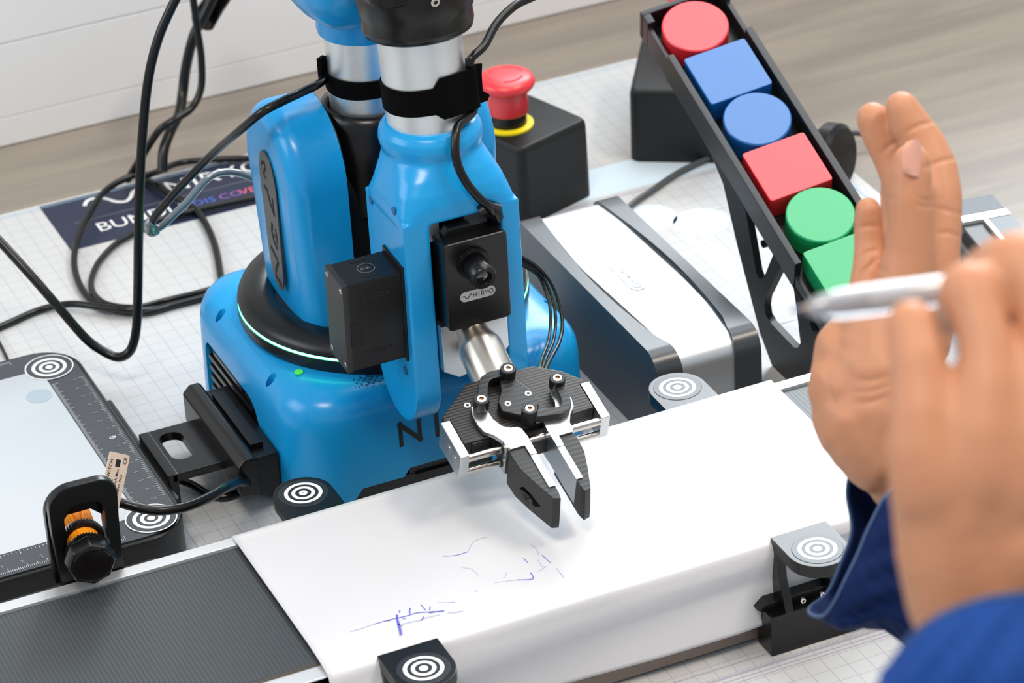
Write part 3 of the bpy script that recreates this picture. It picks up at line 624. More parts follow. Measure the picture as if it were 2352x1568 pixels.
# --- gripper, every coordinate in the plane of its top plate (across, along, height)
gb = MB().prism([(-20, -47.5), (20, -47.5), (33.6, -38.5), (42, -28.5), (42, -25.5), (39, -25.5), (39, -7), (22, -6.4), (-20, -6.4), (-39, -7), (-39, -25.5), (-42, -25.5), (-42, -29.5)], -10, 0, G).build('gripper_body', BROWNBLK, rb, bevel=1)
MB().box(-20, 20, -10, 3, -14, -3, G).build('drive_block', PRINT3D, gb, bevel=.6)
MB().box(-34, -22, -7.5, -6, -9, -1, G).build('front_panel', BLKM, gb)
for s_ in (-1, 1):
    MB().prism(rrect(-25.5, 2.3, -17.5, .3, [0, 3, .6, 0], 5), 39.2, 44.6, frame(G(0, 0), Gt, Gn, V((s_, 0, 0)))).build('end_plate', ALUS, gb, bevel=.7)
    for b_ in (-13, -5): MB().lathe([(2.5, .3), (2.5, .15), (1.2, -.5), (.1, -.5)], G(s_*44.5, b_, -8), (s_, 0, 0), 16).build('plate_bolt', SCREW, gb)
MB().cyl(G(-40, .3, -4), G(40, .3, -4), 2.3, 20).build('guide_rod', ALUP, gb)
MB().cyl(G(-40, .6, -14), G(40, .6, -14), 1.9, 20).build('guide_rod', ALUP, gb)
MB().prism([(-3.5, -39), (5, -37), (8.5, -28), (10.4, -21), (9, -15), (2.5, -8), (-4, -11), (-12, -17.5), (-11.2, -24.5), (-6.5, -31)], .2, 5.6, G).build('centre_block', PRINT3D, gb, bevel=.9)
def lever(pts, w, piv0, piv1):
    m = MB(); 
    L, R_ = [], []
    P = [V((p[0], p[1])) for p in pts]
    for i, p in enumerate(P):
        d = (P[min(i+1, len(P)-1)]-P[max(i-1, 0)]).normalized(); n = V((-d.y, d.x))*w/2; L.append((p+n)[:]); R_.append((p-n)[:])
    m.prism(L+R_[::-1], 3.2, 8, G)
    o = m.build('lever', PRINT3D, gb, bevel=.6)
    for a_, b_, h0 in (piv0, piv1):
        m = MB().lathe([(4.0, 0), (4.4, 1), (4.4, 10.5-h0), (4.0, 11-h0), (3.0, 11-h0), (3.0, 10.4-h0)], G(a_, b_, h0), Gn, 28); m.build('pivot_boss', PRINT3D, gb)
        screw(G, a_, b_, 11.2, 2.75, gb)
lever([(2, -41.1), (-3, -42), (-8, -42), (-12, -40.5), (-15, -36.5), (-17.5, -31), (-21, -25.1)], 5.4, (2, -41.1, .3), (-21, -25.1, 3.2))
lever([(.7, -9.5), (5, -7), (11, -6), (17, -5), (20.5, -6), (22.8, -9), (24, -14), (24.4, -19), (24.4, -25.1)], 5.4, (.7, -9.5, .3), (24.4, -25.1, 3.2))
for a_, b_, h_ in ((-6.7, -21.2, 5.7), (6.8, -24.3, 5.7), (-25.5, -32.5, .1)): screw(G, a_, b_, h_, 2.0, gb)
FL_ = [(-25.6, -28), (-18.6, -24), (-18, -15), (-15.5, -9), (-12, -6.4), (-8.3, -5.6), (-6, -3.8), (-5.4, 2), (-5.6, 15.6), (-9.6, 15.6), (-9.8, 8.2), (-18, 8.2), (-19.6, 1), (-22.5, -4.5), (-26.4, -8.5), (-27.6, -14), (-27.4, -22)]
RL_ = [(-9.6, 15), (-9.8, 7.2), (-18, 6.6), (-19.2, 12), (-18.6, 22), (-15.5, 33), (-10.6, 47.5), (-6.6, 49), (-5.8, 44), (-5.6, 15)]
RB_ = [(-9.6, 15), (-9.8, 7.2), (-18, 6.6), (-20.4, 12), (-20, 22), (-16.6, 34), (-10.8, 50), (-6.9, 51), (-5.8, 46), (-5.6, 15)]
for s_ in (-1, 1):
    GG = frame(GO+V((0 if s_ < 0 else .9, 0, 0)), (-s_*1.0, 0, 0), Gt, Gn) if s_ > 0 else G
    pts = FL_ if s_ < 0 else FL_
    MB().prism(pts, .6, 3.4, GG).build('finger', ALUS, gb, bevel=.35)
    MB().box(-19.5, -6, -3.2, 6.4, -18.5, 3.0, GG).build('finger_carriage', ALUS, gb, bevel=.4)
    MB().box(-9.6, -5.6, 4, 40, -17, 2.9, GG).build('finger_blade', ALUS, gb, bevel=.3)
    for h_ in (-4, -14): MB().lathe([(3.2, 0), (3.2, .6), (2.2, .6)], GG(-19.6, .4, h_), GG(-1, 0, 0)-GG(0, 0, 0), 20).build('rod_bushing', BLK, gb)
    rs = [[GG(a_, b_, h_) for a_, b_ in Q] for Q, h_ in ((RB_, -19.5), (RB_, -14), (RL_, 2.2))]
    jp = MB().rings(rs).build('jaw_pad', PRINT3D, gb, bevel=.5)
    if s_ < 0: cutm(jp, [MB().prism([(24, -10.5), (27, -7.2), (33, -7.4), (41, -10.2), (37, -13.6), (30, -14.2)], -26, -13.2, frame(GG(0, 0), Gt, Gn, (1, 0, 0)))])
# ================================================================== POWER UNIT
pu = thing('power_unit', (122, 95, 0), 'silver aluminium power unit with two black end strips, right of the robot', 'power supply')
X0, X1, Y0, Y1, ZP = 88, 157, -6, 196, 65
FZ = frame((0, 0, 0), (0, 1, 0), (0, 0, 1), (1, 0, 0))
def pu_prof(g, zt): return [(Y0-g, 1), (Y0-g, zt-14)]+[(Y0-g+14*(1-math.cos(a)), zt-14+14*math.sin(a)) for a in [PI/2*i/8 for i in range(1, 9)]]+[(Y1+g-8, zt)]+[(Y1+g-8+8*math.sin(a), zt-8+8*math.cos(a)) for a in [PI/2*i/6 for i in range(1, 7)]]+[(Y1+g, 1)]
MB().prism(pu_prof(-1.5, ZP-1.5), X0+4, X1-4, FZ).build('aluminium_shell', ALUW, pu, smooth=40)
def side(xo, sgn):
    rs_o = pu_prof(0, ZP); m = MB(); n = len(rs_o)
    def xin(y): t = (y-Y0)/(Y1-Y0); w = 15-7.5*math.sin(PI*min(1, max(0, t)))+(2 if t < .1 else 0); return w
    out = [V((xo, p[0], p[1])) for p in rs_o]
    # subdivide the long top edge so that the inner boundary can bow
    dense = []
    for i, p in enumerate(rs_o):
        dense.append(p)
        if i < n-1 and abs(rs_o[i+1][0]-p[0]) > 60: dense += [(p[0]+(rs_o[i+1][0]-p[0])*k/14, p[1]) for k in range(1, 14)]
    a = [V((xo, p[0], p[1])) for p in dense]; b = [V((xo+sgn*xin(p[0]), p[0], p[1])) for p in dense]
    return m.rings([a, b]).build('side_strip', DISPL, pu, smooth=40)
side(X0, 1); side(X1, -1)
MB().box(X0+12, X1-12, Y0-1.8, Y0+1, 10, 26).build('front_inlay', BLK, pu, bevel=.4)
FPU = frame((118, 96, ZP-1.3), (0, -1, 0), (1, 0, 0), (0, 0, 1))
MB().prism(rrect(-20, 20, -5, 5, 5, 6), 0, .3, FPU).build('badge', mat('badge_silver', (190, 196, 200), .3, metal=.8), pu)
lg = MB(); letters(lg, -8, -2.6, 5.2, FPU, .8, .5); lg.build('badge_lettering', mat('badge_grey', (160, 170, 172), .4), pu, smooth=0)
# ================================================================== EMERGENCY STOPS
def estop(cx, cy, yaw, hx, hy, h, h2, bx, by, label, marks=True):
    t = thing('emergency_stop', (cx, cy, 0), label, 'switch', 'red mushroom emergency stop boxes')
    F = yawf((cx, cy, 0), yaw)
    def rr(g, z0, z1): return [F(x, y, z0 if y < 0 else z1) for x, y in rrect(-hx+g, hx-g, -hy+g, hy-g, max(2, 7-g), 5)]
    MB().rings([rr(0, 0, 0), rr(0, 3, 3), rr(.6, h-5, h2-5), rr(1.2, h-2, h2-2), rr(2.6, h, h2), rr(4.5, h+.6, h2+.6)]).build('switch_box', BLKE, t, bevel=.3, smooth=50)
    zb = h+(h2-h)*.5; o = F(bx, by, zb)
    MB().lathe([(17, 0), (17, 2), (15.5, 2.4)], o, n=40).build('yellow_ring', YEL, t)
    MB().lathe([(12.5, 2), (12.5, 12)], o, n=32).build('collar', BLK, t)
    MB().lathe([(13.6, 11), (14.2, 12), (13.8, 26), (14.6, 28), (17.8, 29), (19.4, 31.5), (19.4, 33.5), (17.8, 36.2), (14, 37.6), (8, 38.2), (.1, 38.3)], o, n=48).build('mushroom_button', RED, t, smooth=60)
    Fb = frame(o+V((0, 0, 38.0)), (1, 0, 0), (0, 1, 0), (0, 0, 1))
    for a in (0, 2.1, 4.2):
        m = MB(); stroke(m, circ(11.5, 0, 0, 14, a, a+1.35), 1.6, Fb, -.4+.55); m.build('arrow_mark', mat('red_dark', (196, 26, 36), .4) if 'red_dark' not in MATS else MATS['red_dark'], t)
    return t, F
estop(154.5, 331, 18.5, 32, 31.5, 57, 57, -11, 3, 'black box with a big red mushroom button directly behind the robot fork')
e2, F2 = estop(292, 366, -32, 34, 50, 54, 56, 6, 30, 'black emergency stop box partly hidden behind the raised end of the block slide')
for (a, b, w) in ((-25, 28, 9), (-6, -34, 8)):
    m = MB(); Fm = frame(F2(a, b, 57.0), F2(0, 1, 0)-F2(0, 0, 0), F2(-1, 0, 0)-F2(0, 0, 0), (0, 0, 1)); m.poly([Fm(0, 0, .2), Fm(w, 0, .2), Fm(w, 2.6, .2), Fm(0, 2.6, .2)]); m.build('small_label', GRYP, e2)
# ================================================================== BLOCK SLIDE
TAU = math.radians(22.3); ro = math.radians(9)
Ss = V((0, -math.cos(TAU), -math.sin(TAU))); Sc = V((math.cos(ro), 0, math.sin(ro))); Sc = (Sc-Ss*Sc.dot(Ss)).normalized(); Sn = Sc.cross(-Ss)
SO = V((195, 180, 160)); SL = frame(SO, Sc, Ss, Sn)
rp = thing('block_slide', (220, 40, 0), 'black sloping slide on an open lattice stand holding coloured blocks', 'slide')
MB().box(-1, 52.5, -38, 236, -20.5, -17.5, SL).build('slide_floor', BLK, rp, bevel=.5)
for x0, x1 in ((-4.5, -.2), (49.3, 54)):
    MB().box(x0, x1, 0, 180, -24, 0, SL).build('side_rail', mat('rail_black', (26, 28, 31), .34) if 'rail_black' not in MATS else MATS['rail_black'], rp, bevel=.5)
    MB().box(x0+.6, x1-.8, -38, 1, -24, -6, SL).build('upper_rail', MATS['rail_black'], rp, bevel=.5)
    MB().box(x0+.6, x1-.6, 179, 238, -24, -12, SL).build('lower_rail', MATS['rail_black'], rp, bevel=.5)
MB().box(-4.5, 54, -41.5, -37.5, -24, -1.5, SL).build('end_wall', MATS['rail_black'], rp, bevel=1)
for x_ in (-4.2, 48.5): MB().box(x_, x_+5.5, -37.8, -30, -24, -1.5, SL).build('corner_post', MATS['rail_black'], rp, bevel=1)
MB().box(-4.5, 54, 235, 239, -24, -3, SL).build('end_stop', BLK, rp, bevel=.8)
# lattice side panels
def lattice(xp):
    def q(px, py): g = gx(px, py, 196); return (g.y, g.z)
    g0 = gx(1779, 830, 196)
    out = [q(1640, 352), q(1668, 420), q(1700, 560), q(1752, 760), (58, 6), (52, 0), (-60, 0), (-74, 20), (-66, 46), (-38, 50)]+[(SO.y+Ss.y*s_+Sn.y*h_, SO.z+Ss.z*s_+Sn.z*h_) for s_, h_ in ((228, -23), (0, -21))]
    F = frame((xp, 0, 0), (0, 1, 0), (0, 0, 1), (1, 0, 0))
    o = MB().prism(out, 0, 4.6, F).build('lattice_panel', MATS['rail_black'], rp, bevel=0)
    h1 = [q(1717, 468), q(1787, 573), q(1764, 630), q(1758, 640), q(1750, 637), q(1744, 622)]
    h2 = [q(1803, 605), q(1826, 632), q(1836, 700), q(1846, 785), q(1840, 797), q(1832, 796), q(1776, 738), q(1766, 720), q(1763, 700), q(1766, 680)]
    h3 = [q(1858, 690), q(1868, 742), q(1874, 758), q(1886, 762), q(1915, 750), q(1960, 742), q(1905, 690)]
    cutm(o, [MB().prism(h, -5, 12, F) for h in (h1, h2, h3)]); return o
lattice(193.8); lattice(240)
MB().cyl((198, 70, 76), (242, 70, 76), 2.5).build('cross_rod', BLK, rp)
blocks = []
def block(kind, s_, m, label, cat, dx=0):
    if kind == 'sq':
        o = MB().prism(rrect(3.4, 45.6, s_-20.4, s_+20.4, 2, 3), -17.3, -.2, SL).build('square_block', m, bevel=.9, seg=2, root=SL(24.5, s_, -17))
    else:
        o = MB().lathe([(20.4, 0), (21.1, .8), (21.1, 16.3), (20.3, 17.1), (.5, 17.1)], SL(24.5+dx, s_, -17.3), Sn, 56).build('round_block', m, root=SL(24.5+dx, s_, -17), smooth=30)
    tag(o, label, cat, 'coloured blocks on the slide')
block('c', -15.2, REDB, 'red disc block at the very top of the slide', 'block', -2.5)
block('sq', 27, BLUB, 'blue square block between the red disc and the blue disc', 'block')
block('c', 68.8, BLUB, 'blue disc block in the middle of the slide', 'block')
block('sq', 110.5, REDB, 'red square block between the blue disc and the green disc', 'block')
block('c', 152, GRNB, 'green disc block on the slide above the green square', 'block', 2)
block('sq', 193.8, GRNB, 'green square block half hidden behind the upright thumb', 'block', 1)
# black round foot of a device behind the slide
kn = MB().lathe([(21, 0), (24, 3), (24, 12), (21, 15), (8, 16), (.5, 16)], (334, 245, 22), (.55, -.83, .1), 48).build('round_plug', BLK, root=(334, 245, 0)); tag(kn, 'black round rubber housing half hidden behind the slide', 'housing')
# ================================================================== SECOND CONVEYOR END
sc = thing('conveyor_end', (430, 60, 0), 'grey belt unit with a bright metal strip at the right edge of the picture', 'conveyor')
FE = yawf((gz(2222, 500, 60).x, gz(2222, 500, 60).y, 0), -9)
MB().box(-6, 27, -120, 24, 2, 58, FE).build('frame', mat('dark_frame', (44, 46, 48), .4), sc, bevel=1.5)
MB().box(-5, 26, 3, 23, 58, 60.5, FE).build('rear_plate', mat('grain_plate', (90, 96, 104), .5, bump=('noise', 700, (1, 1, 1), .4)), sc, bevel=.5)
MB().box(-5, 27, -5, 3, 57, 60.3, FE).build('edge_strip', STRIP, sc, bevel=.4)
MB().box(11, 27, -120, -6, 58, 60.3, FE).build('belt', mat('belt_grey', (96, 104, 112), .45), sc, bevel=.5)
MB().box(8, 11, -60, -6, 56, 60.8, FE).build('edge_strip', STRIP, sc, bevel=.3)
MB().cyl(FE(-2, -10, 50), FE(-2, -90, 50), 7, 20).build('roller', BLKM, sc)
# ================================================================== STRAPS AND CABLES
def strap_band(o, ax, r, w, prof, m, name, parent, n=72, a0=0, a1=2*PI, th=1.2):
    ax = V(ax).normalized(); e1 = V((1, 0, 0)); e1 = (e1-ax*e1.dot(ax)).normalized(); e2 = ax.cross(e1); rs = []
    for k in range(n+1):
        a = a0+(a1-a0)*k/n; lo, hi, dr = prof(a); d = e1*math.cos(a)+e2*math.sin(a); rr = r+dr
        rs.append([V(o)+d*rr+ax*lo, V(o)+d*(rr+th)+ax*lo, V(o)+d*(rr+th)+ax*hi, V(o)+d*rr+ax*hi])
    return MB().rings(rs, cap=True).build(name, m, parent, bevel=.25, seg=1, root=o if parent is None else None)
s1o = FO+FA*25.0
def pf(a):                                                          # wide tab at the front right, narrow band elsewhere
    d = (a % (2*PI)); t = d-(-.95 % (2*PI)); f = 0
    if -.62 < t < .95: f = 1
    elif -.8 < t <= -.62: f = (t+.8)/.18
    wob = .35*math.sin(a*3)
    g = math.exp(-((d-(2*PI-.62))/.22)**2); return (-7.6-f*3.6+wob, 7.4+f*5.2+wob, .15+f*.4+5.2*g)
st1 = strap_band(s1o, FA, 23.1, 12, pf, VELC, 'cable_strap', None); tag(st1, 'black hook-and-loop strap with a wide tab around the front metal tube', 'strap', 'hook-and-loop cable straps')
tb = MB().prism([(-1, -11.5), (9, -11), (10.8, -8), (6.5, -4.5), (7, 5), (8, 11), (-1, 12.5)], 0, 1.4, frame(s1o+V((22.5, -11.5, 1)), (.95, .1, 0), FA, (.1, -.95, .1))).build('strap_tail', VELC, st1, bevel=.2)
st2o = V((TX, TY, 236.5))
st2 = strap_band(st2o, (.02, 0, 1), 23.1, 12, lambda a: (-5.5+.9*math.cos(a)+.3*math.sin(3*a), 5.5+.9*math.cos(a), .1), VELC, 'cable_strap', None); tag(st2, 'black hook-and-loop strap around the rear metal tube', 'strap', 'hook-and-loop cable straps')
MB().box(-3, 3, -1.5, 1.5, -6, 7, frame((TX-25.5, TY+4, 244), (.8, .5, 0), (-.5, .8, 0), (0, 0, 1))).build('strap_tail', VELC, st2, bevel=.3)
def cable(pts, r, m, label, cat='cable', name='cable', group=None, n=12, k=10):
    P = spline(pts, k); mid = P[len(P)//2]
    o = MB().tube(P, r, n).build(name, m, root=(mid.x, mid.y, min(p.z for p in P)), smooth=60); tag(o, label, cat, group); return o
# tall loop on the left: rises from the mat behind the board and passes up out of the frame
A = lambda px, py, y: gy(px, py, y)
cable([A(-90, 480, 300), A(-20, 535, 285), A(60, 620, 262), A(130, 700, 245), A(195, 775, 235), A(240, 808, 228), A(275, 820, 222), A(302, 800, 220), A(314, 745, 220), A(317, 650, 220), A(318, 560, 222), A(321, 430, 226), A(328, 300, 230), A(341, 180, 232), A(363, 90, 234), A(395, 15, 236), A(425, -40, 238)], 3.0, RUB, 'thick black glossy cable making a tall loop left of the robot')
cable([A(775, 120, 135), A(757, 163, 118), A(735, 190, 98), A(690, 213, 92), A(650, 232, 88), A(600, 259, 88), A(550, 300, 105), A(490, 352, 140), A(430, 412, 158), A(385, 462, 170), A(358, 494, 178), A(349, 512, 182)], 2.55, RUB, 'black cable running from the rear strap over the blue shoulder to the kink')
cable([A(352, 520, 183), A(362, 524, 184), A(378, 514, 185), A(400, 492, 187), A(430, 464, 190), A(456, 432, 194), A(482, 406, 198), A(515, 395, 202), A(550, 398, 205), A(585, 412, 206), A(640, 440, 200)], 2.3, SILV, 'short shiny cable end returning from the kink behind the shoulder')
kk = cable([A(349, 505, 182), A(343, 518, 182), A(348, 532, 183), A(360, 527, 184)], 3.2, SILV, 'silver sleeve at the sharp kink of the cable', 'sleeve', 'cable_sleeve')
Z = lambda px, py, z=2.6: gz(px, py, z)
g_ = 'thin black cables lying on the mat'
cable([Z(-60, 775), Z(20, 742), Z(90, 712), Z(160, 698, 5), Z(230, 705, 6), Z(300, 712, 6), Z(370, 708), Z(440, 690), Z(520, 665), Z(600, 650)], 2.3, RUB, 'black cable lying on the mat from the left edge to behind the blue base', group=g_)
cable([Z(560, 660, 3), Z(480, 680, 3), Z(400, 700, 3), Z(330, 718, 3), Z(260, 712, 3), Z(200, 680, 3), Z(172, 620, 4), Z(175, 560, 6), Z(200, 500, 9), Z(240, 440, 10), Z(300, 405, 11), Z(345, 400, 12), Z(410, 375, 5), Z(480, 367, 4), Z(560, 364, 4), Z(620, 366, 4)], 2.3, RUB, 'outermost black cable loop crossing the navy banner', group=g_)
cable([Z(520, 720, 3), Z(508, 640, 3), Z(494, 565, 3), Z(470, 510, 3), Z(445, 478, 3), Z(400, 450, 5), Z(350, 420, 4), Z(322, 404, 3)], 2.5, RUB, 'black cable curving down from the banner to the back of the blue base', group=g_)
cable([Z(560, 640, 3), Z(470, 668, 3), Z(380, 690, 3), Z(310, 706, 7), Z(240, 696, 6), Z(210, 660, 4), Z(222, 610, 3), Z(260, 565, 3), Z(300, 540, 3), Z(345, 512, 3), Z(400, 495, 3), Z(470, 478, 3), Z(540, 463, 3), Z(610, 450, 3)], 2.1, RUB, 'inner black cable loop ending below the coloured banner word', group=g_)
cable([Z(-30, 740, 2), Z(0, 790, 2), Z(22, 835, 2), Z(40, 870, 2)], 1.1, RUB, 'thin dark wire at the left edge behind the white board')
Y2 = 420
cable([A(500, -30, 500), A(470, 35, 498), A(446, 80, 496), A(428, 150, 494), A(420, 210, 490), A(412, 260, 480), A(392, 300, 470), A(376, 345, 462), A(373, 395, 455)], 3.6, RUB, 'thick black cable hanging in front of the white panel')
cable([A(440, -30, 480), A(452, 60, 478), A(462, 130, 475), A(462, 200, 470), A(440, 248, 465), A(400, 275, 460), A(365, 300, 462), A(335, 345, 470), A(310, 385, 478), A(292, 415, 482)], 2.6, RUB, 'thinner black cable crossing the thick one in front of the white panel')
sg = [A(520, -35, 520), A(500, -5, 515), A(478, 30, 510), A(465, 52, 505)]
P = spline(sg, 14); m = MB().tube(P, [7+(1.6 if i % 2 else 0) for i in range(len(P))], 16)
o = m.build('strain_relief', BLK, root=P[0], smooth=0); tag(o, 'ribbed black strain relief at the top edge left of the robot', 'cable sleeve')
B = lambda px, py, y: gy(px, py, y)
cable([B(1290, -40, 30), B(1225, -8, 28), B(1180, 15, 22), B(1140, 55, 14), B(1112, 105, 4), FO+FA*43+V((23, -15, 0)), FO+FA*36+V((21.3, -15, 0)), FO+FA*25+V((21.1, -14.9, 0)), FO+FA*13+V((20.5, -15.5, 0)), B(1052, 290, -17), B(1045, 335, -24), B(1052, 380, -28), B(1072, 420, -31), B(1098, 452, -33), B(1122, 474, -34), B(1132, 490, -32)], 2.5, RUB, 'black glossy cable from the top edge through the front strap to the camera')
o = MB().tube([B(1108, 486, -28), B(1118, 478, -29), B(1134, 482, -30), B(1140, 500, -28)], [4.5, 5.5, 5, 4]).build('cable_plug', RUB, st1 if False else None, root=B(1120, 485, -28)); tag(o, 'black cable plug on top of the camera housing', 'plug')
for k, (d0, lb_) in enumerate(((0, 'outer'), (5, 'middle'), (10, 'inner'))):
    e = (-4, 9, 19)[k]
    cable([B(1175, 580+k*9, 35), B(1205, 594+k*9, 38), B(1240-k*2, 618+k*8, 38), B(1265-e*.7, 654+k*5, 34), B(1282-e, 705, 26), B(1287-e*1.2, 745, 18), B(1280-e*1.1, 785, 4), B(1263-e*.9, 820, -12), B(1250-e*.6, 850, -30), B(1240-e*.4, 885, -48)], .95 if k else 1.15, BLK, lb_+' one of the three thin black wires arching from the fork down to the gripper', 'wire', 'wire', 'three thin wires beside the fork', n=8)
cable([Z(1405, 520, 3), Z(1450, 470, 3), Z(1500, 435, 3), Z(1560, 395, 3), Z(1640, 358, 3), Z(1720, 330, 3)], 2.0, GRN, 'grey cable running over the mat from the power unit towards the slide')
cable([Z(1860, 318, 14), Z(1900, 312, 14), Z(1940, 306, 12), Z(1990, 308, 8), Z(2080, 330, 4), Z(2160, 370, 3)], 2.0, GRN, 'grey cable from the round housing passing behind the upright fingers')
cable([SA+sd*58, gy(128, 1158, -18), gy(150, 1140, -14), gy(190, 1137, -12), gy(230, 1146, -10), gy(268, 1152, -8), gy(320, 1166, -14), gy(370, 1172, -18), gy(425, 1164, -16), gy(480, 1142, -8), gy(520, 1118, 4), gy(548, 1106, 22), gy(570, 1112, 45), gy(585, 1125, 65)], 2.9, RUB, 'black sensor cable crossing the board corner to the robot side')
cable([gz(400, 1098, 6), gz(440, 1112, 4), gz(480, 1135, 3), gz(520, 1140, 3), gz(560, 1122, 3)], 2.4, RUB, 'black cable under the slotted link plate', group=None)
# sensor label wrapped on its cable
LF0 = gy(262, 1105, -8); le1 = (gy(298, 1062, -2)-gy(245, 1050, -6)).normalized(); le2 = (gy(245, 1050, -6)-gy(228, 1130, -14)).normalized(); le2 = (le2-le1*le1.dot(le2)).normalized()
lF = frame(gy(262, 1100, -8), le1, le2, le1.cross(le2))
sl = MB().prism(rrect(-7.4, 7.6, -17, 14.5, 1.2, 4), 0, .3, lF).build('sensor_label', LBL, root=lF(0, 0, 0)); tag(sl, 'beige printed label flag on the sensor cable', 'label')
tF = lambda a, b: frame(lF(a, b, .3), le2, -le1, le1.cross(le2))
T_BLK = mat('label_ink', (30, 28, 28), .6)
text('label_text', 'ELECTRIC SWITCH', 3.1, tF(-3.9, -15.5), T_BLK, sl, .12, bold=.02)
text('label_text', '5VDC', 2.5, tF(-1.0, -6.5), T_BLK, sl, .12, bold=.02)
text('label_text', '150mA Max', 2.5, tF(1.7, -6.5), T_BLK, sl, .12, bold=.02)
text('label_text', '80CM  NPN  NO', 2.5, tF(5, -15), T_BLK, sl, .12, bold=.02)
text('label_text', 'CE', 3.4, tF(6, 9), T_BLK, sl, .12, bold=.02)
m = MB(); m.poly([lF(-1.6, 7, .42), lF(1.8, 7, .42), lF(1.8, 11, .42), lF(-1.6, 11, .42)]); m.build('label_mark', T_BLK, sl, smooth=0)
# ================================================================== PERSON: two hands, sleeves, pen
man = thing('person', gd(2250, 1250, 1250), 'person in blue sleeves, one hand raised open, the other holding a clear pen', 'person')
def flesh(chains, name, parent, vox=1.1, sm=10):
    bm = bmesh.new()
    for ch in chains:
        P = [(gd(x, y, D), r*D/FPX) for x, y, r, D in ch]
        q = []
        for i in range(len(P)-1):
            (a, ra), (b, rb_) = P[i], P[i+1]; n = max(1, int((b-a).length/(.35*min(ra, rb_))))
            q += [(a.lerp(b, k/n), (ra+(rb_-ra)*k/n)*1.035) for k in range(n)]
        q.append(P[-1])
        for c, r in q: bmesh.ops.create_icosphere(bm, subdivisions=2, radius=r, matrix=Matrix.Translation(c))
    for v in bm.verts: v.co = (v.co-ROOT[parent])*S
    me = bpy.data.meshes.new(name); bm.to_mesh(me); bm.free(); o = bpy.data.objects.new(name, me); link(o)
    md = o.modifiers.new('r', 'REMESH'); md.mode = 'VOXEL'; md.voxel_size = vox*S
    md = o.modifiers.new('s', 'SMOOTH'); md.factor = .6; md.iterations = sm
    dg = bpy.context.evaluated_depsgraph_get(); m2 = bpy.data.meshes.new_from_object(o.evaluated_get(dg)); o.modifiers.clear(); old = o.data; o.data = m2; bpy.data.meshes.remove(old); m2.name = name
    m2.materials.clear(); m2.materials.append(SKIN); m2.shade_smooth(); o.parent = parent; ROOT[o] = ROOT[parent]; return o
T = 1600
hA = flesh([
    [(2093, 372, 45, T), (2091, 400, 50, T), (2090, 460, 51, T), (2091, 520, 53, T+2), (2090, 580, 60, T+5), (2080, 660, 70, T+8), (2062, 740, 88, T+10), (2050, 820, 108, T+14)],
    [(2071, 247, 40, T+45), (2088, 283, 48, T+46), (2122, 335, 53, T+46), (2146, 390, 56, T+44), (2158, 450, 54, T+40), (2158, 520, 53, T+36), (2150, 600, 56, T+32), (2125, 690, 70, T+30), (2100, 780, 90, T+30)],
    [(2005, 272, 40, T+60), (2022, 312, 43, T+61), (2050, 362, 46, T+62), (2076, 425, 48, T+60), (2090, 500, 50, T+56), (2090, 600, 56, T+50), (2070, 720, 70, T+45)],
    [(2052, 405, 30, T+74), (2056, 450, 36, T+74), (2064, 520, 42, T+72), (2068, 600, 48, T+66), (2050, 700, 60, T+60)],
    [(1994, 482, 32, T+40), (1994, 520, 35, T+42), (1996, 565, 36, T+42), (1998, 610, 41, T+40), (1992, 670, 46, T+38), (1985, 740, 62, T+34), (1985, 810, 86, T+32)],
    [(2060, 740, 100, T+14), (2000, 800, 100, T+16), (1965, 880, 106, T+14), (1972, 950, 108, T+12), (2040, 900, 120, T+14), (2060, 1000, 122, T+12), (2020, 860, 122, T+12), (2010, 940, 122, T+10)],
    [(1978, 820, 112, T+16), (1966, 890, 112, T+12), (1980, 960, 114, T+9), (2030, 1030, 112, T+9)],
    [(2030, 760, 112, T+10), (2030, 850, 126, T+8), (2030, 940, 126, T+8), (2060, 1010, 120, T+8)],
    [(1976, 900, 110, T+14), (2010, 980, 108, T+12), (2060, 1050, 104, T+12), (2120, 1130, 100, T+14), (2200, 1230, 102, T+20), (2320, 1380, 110, T+28), (2460, 1560, 120, T+40)],
], 'hand', man, vox=1.1, sm=32); hA['label'] = 'open hand with fingers raised and the thumb in front'
def crease(o, lines, depth=.75, sig=3.6):
    me = o.data; n = len(me.vertices); co = np.empty(n*3); me.vertices.foreach_get('co', co); co = co.reshape(-1, 3)/S+np.array(ROOT[o]); nr = np.empty(n*3); me.vertices.foreach_get('normal', nr); nr = nr.reshape(-1, 3)
    d = co-np.array(CAM); z = d@np.array(cf); px = 1176+FPX*(d@np.array(cr))/z; py = 784-FPX*(d@np.array(cu))/z; facing = (nr*d).sum(1) < 0
    amt = np.zeros(n)
    for L in lines:
        D = L[0]; P = spline([(x, y, 0) for x, y in L[1:]], 6)
        for i, (a, b) in enumerate(zip(P[:-1], P[1:])):
            ab = np.array((b.x-a.x, b.y-a.y)); t = np.clip(((px-a.x)*ab[0]+(py-a.y)*ab[1])/(ab@ab+1e-9), 0, 1); q = (px-a.x-t*ab[0])**2+(py-a.y-t*ab[1])**2
            tt = (i+.5)/(len(P)-1); amt = np.maximum(amt, D*(.35+.65*math.sin(PI*tt))*np.exp(-q/(2*sig*sig)))
    co = co-nr*(amt*depth*facing)[:, None]
    me.vertices.foreach_set('co', ((co-np.array(ROOT[o]))*S).ravel()); me.update()
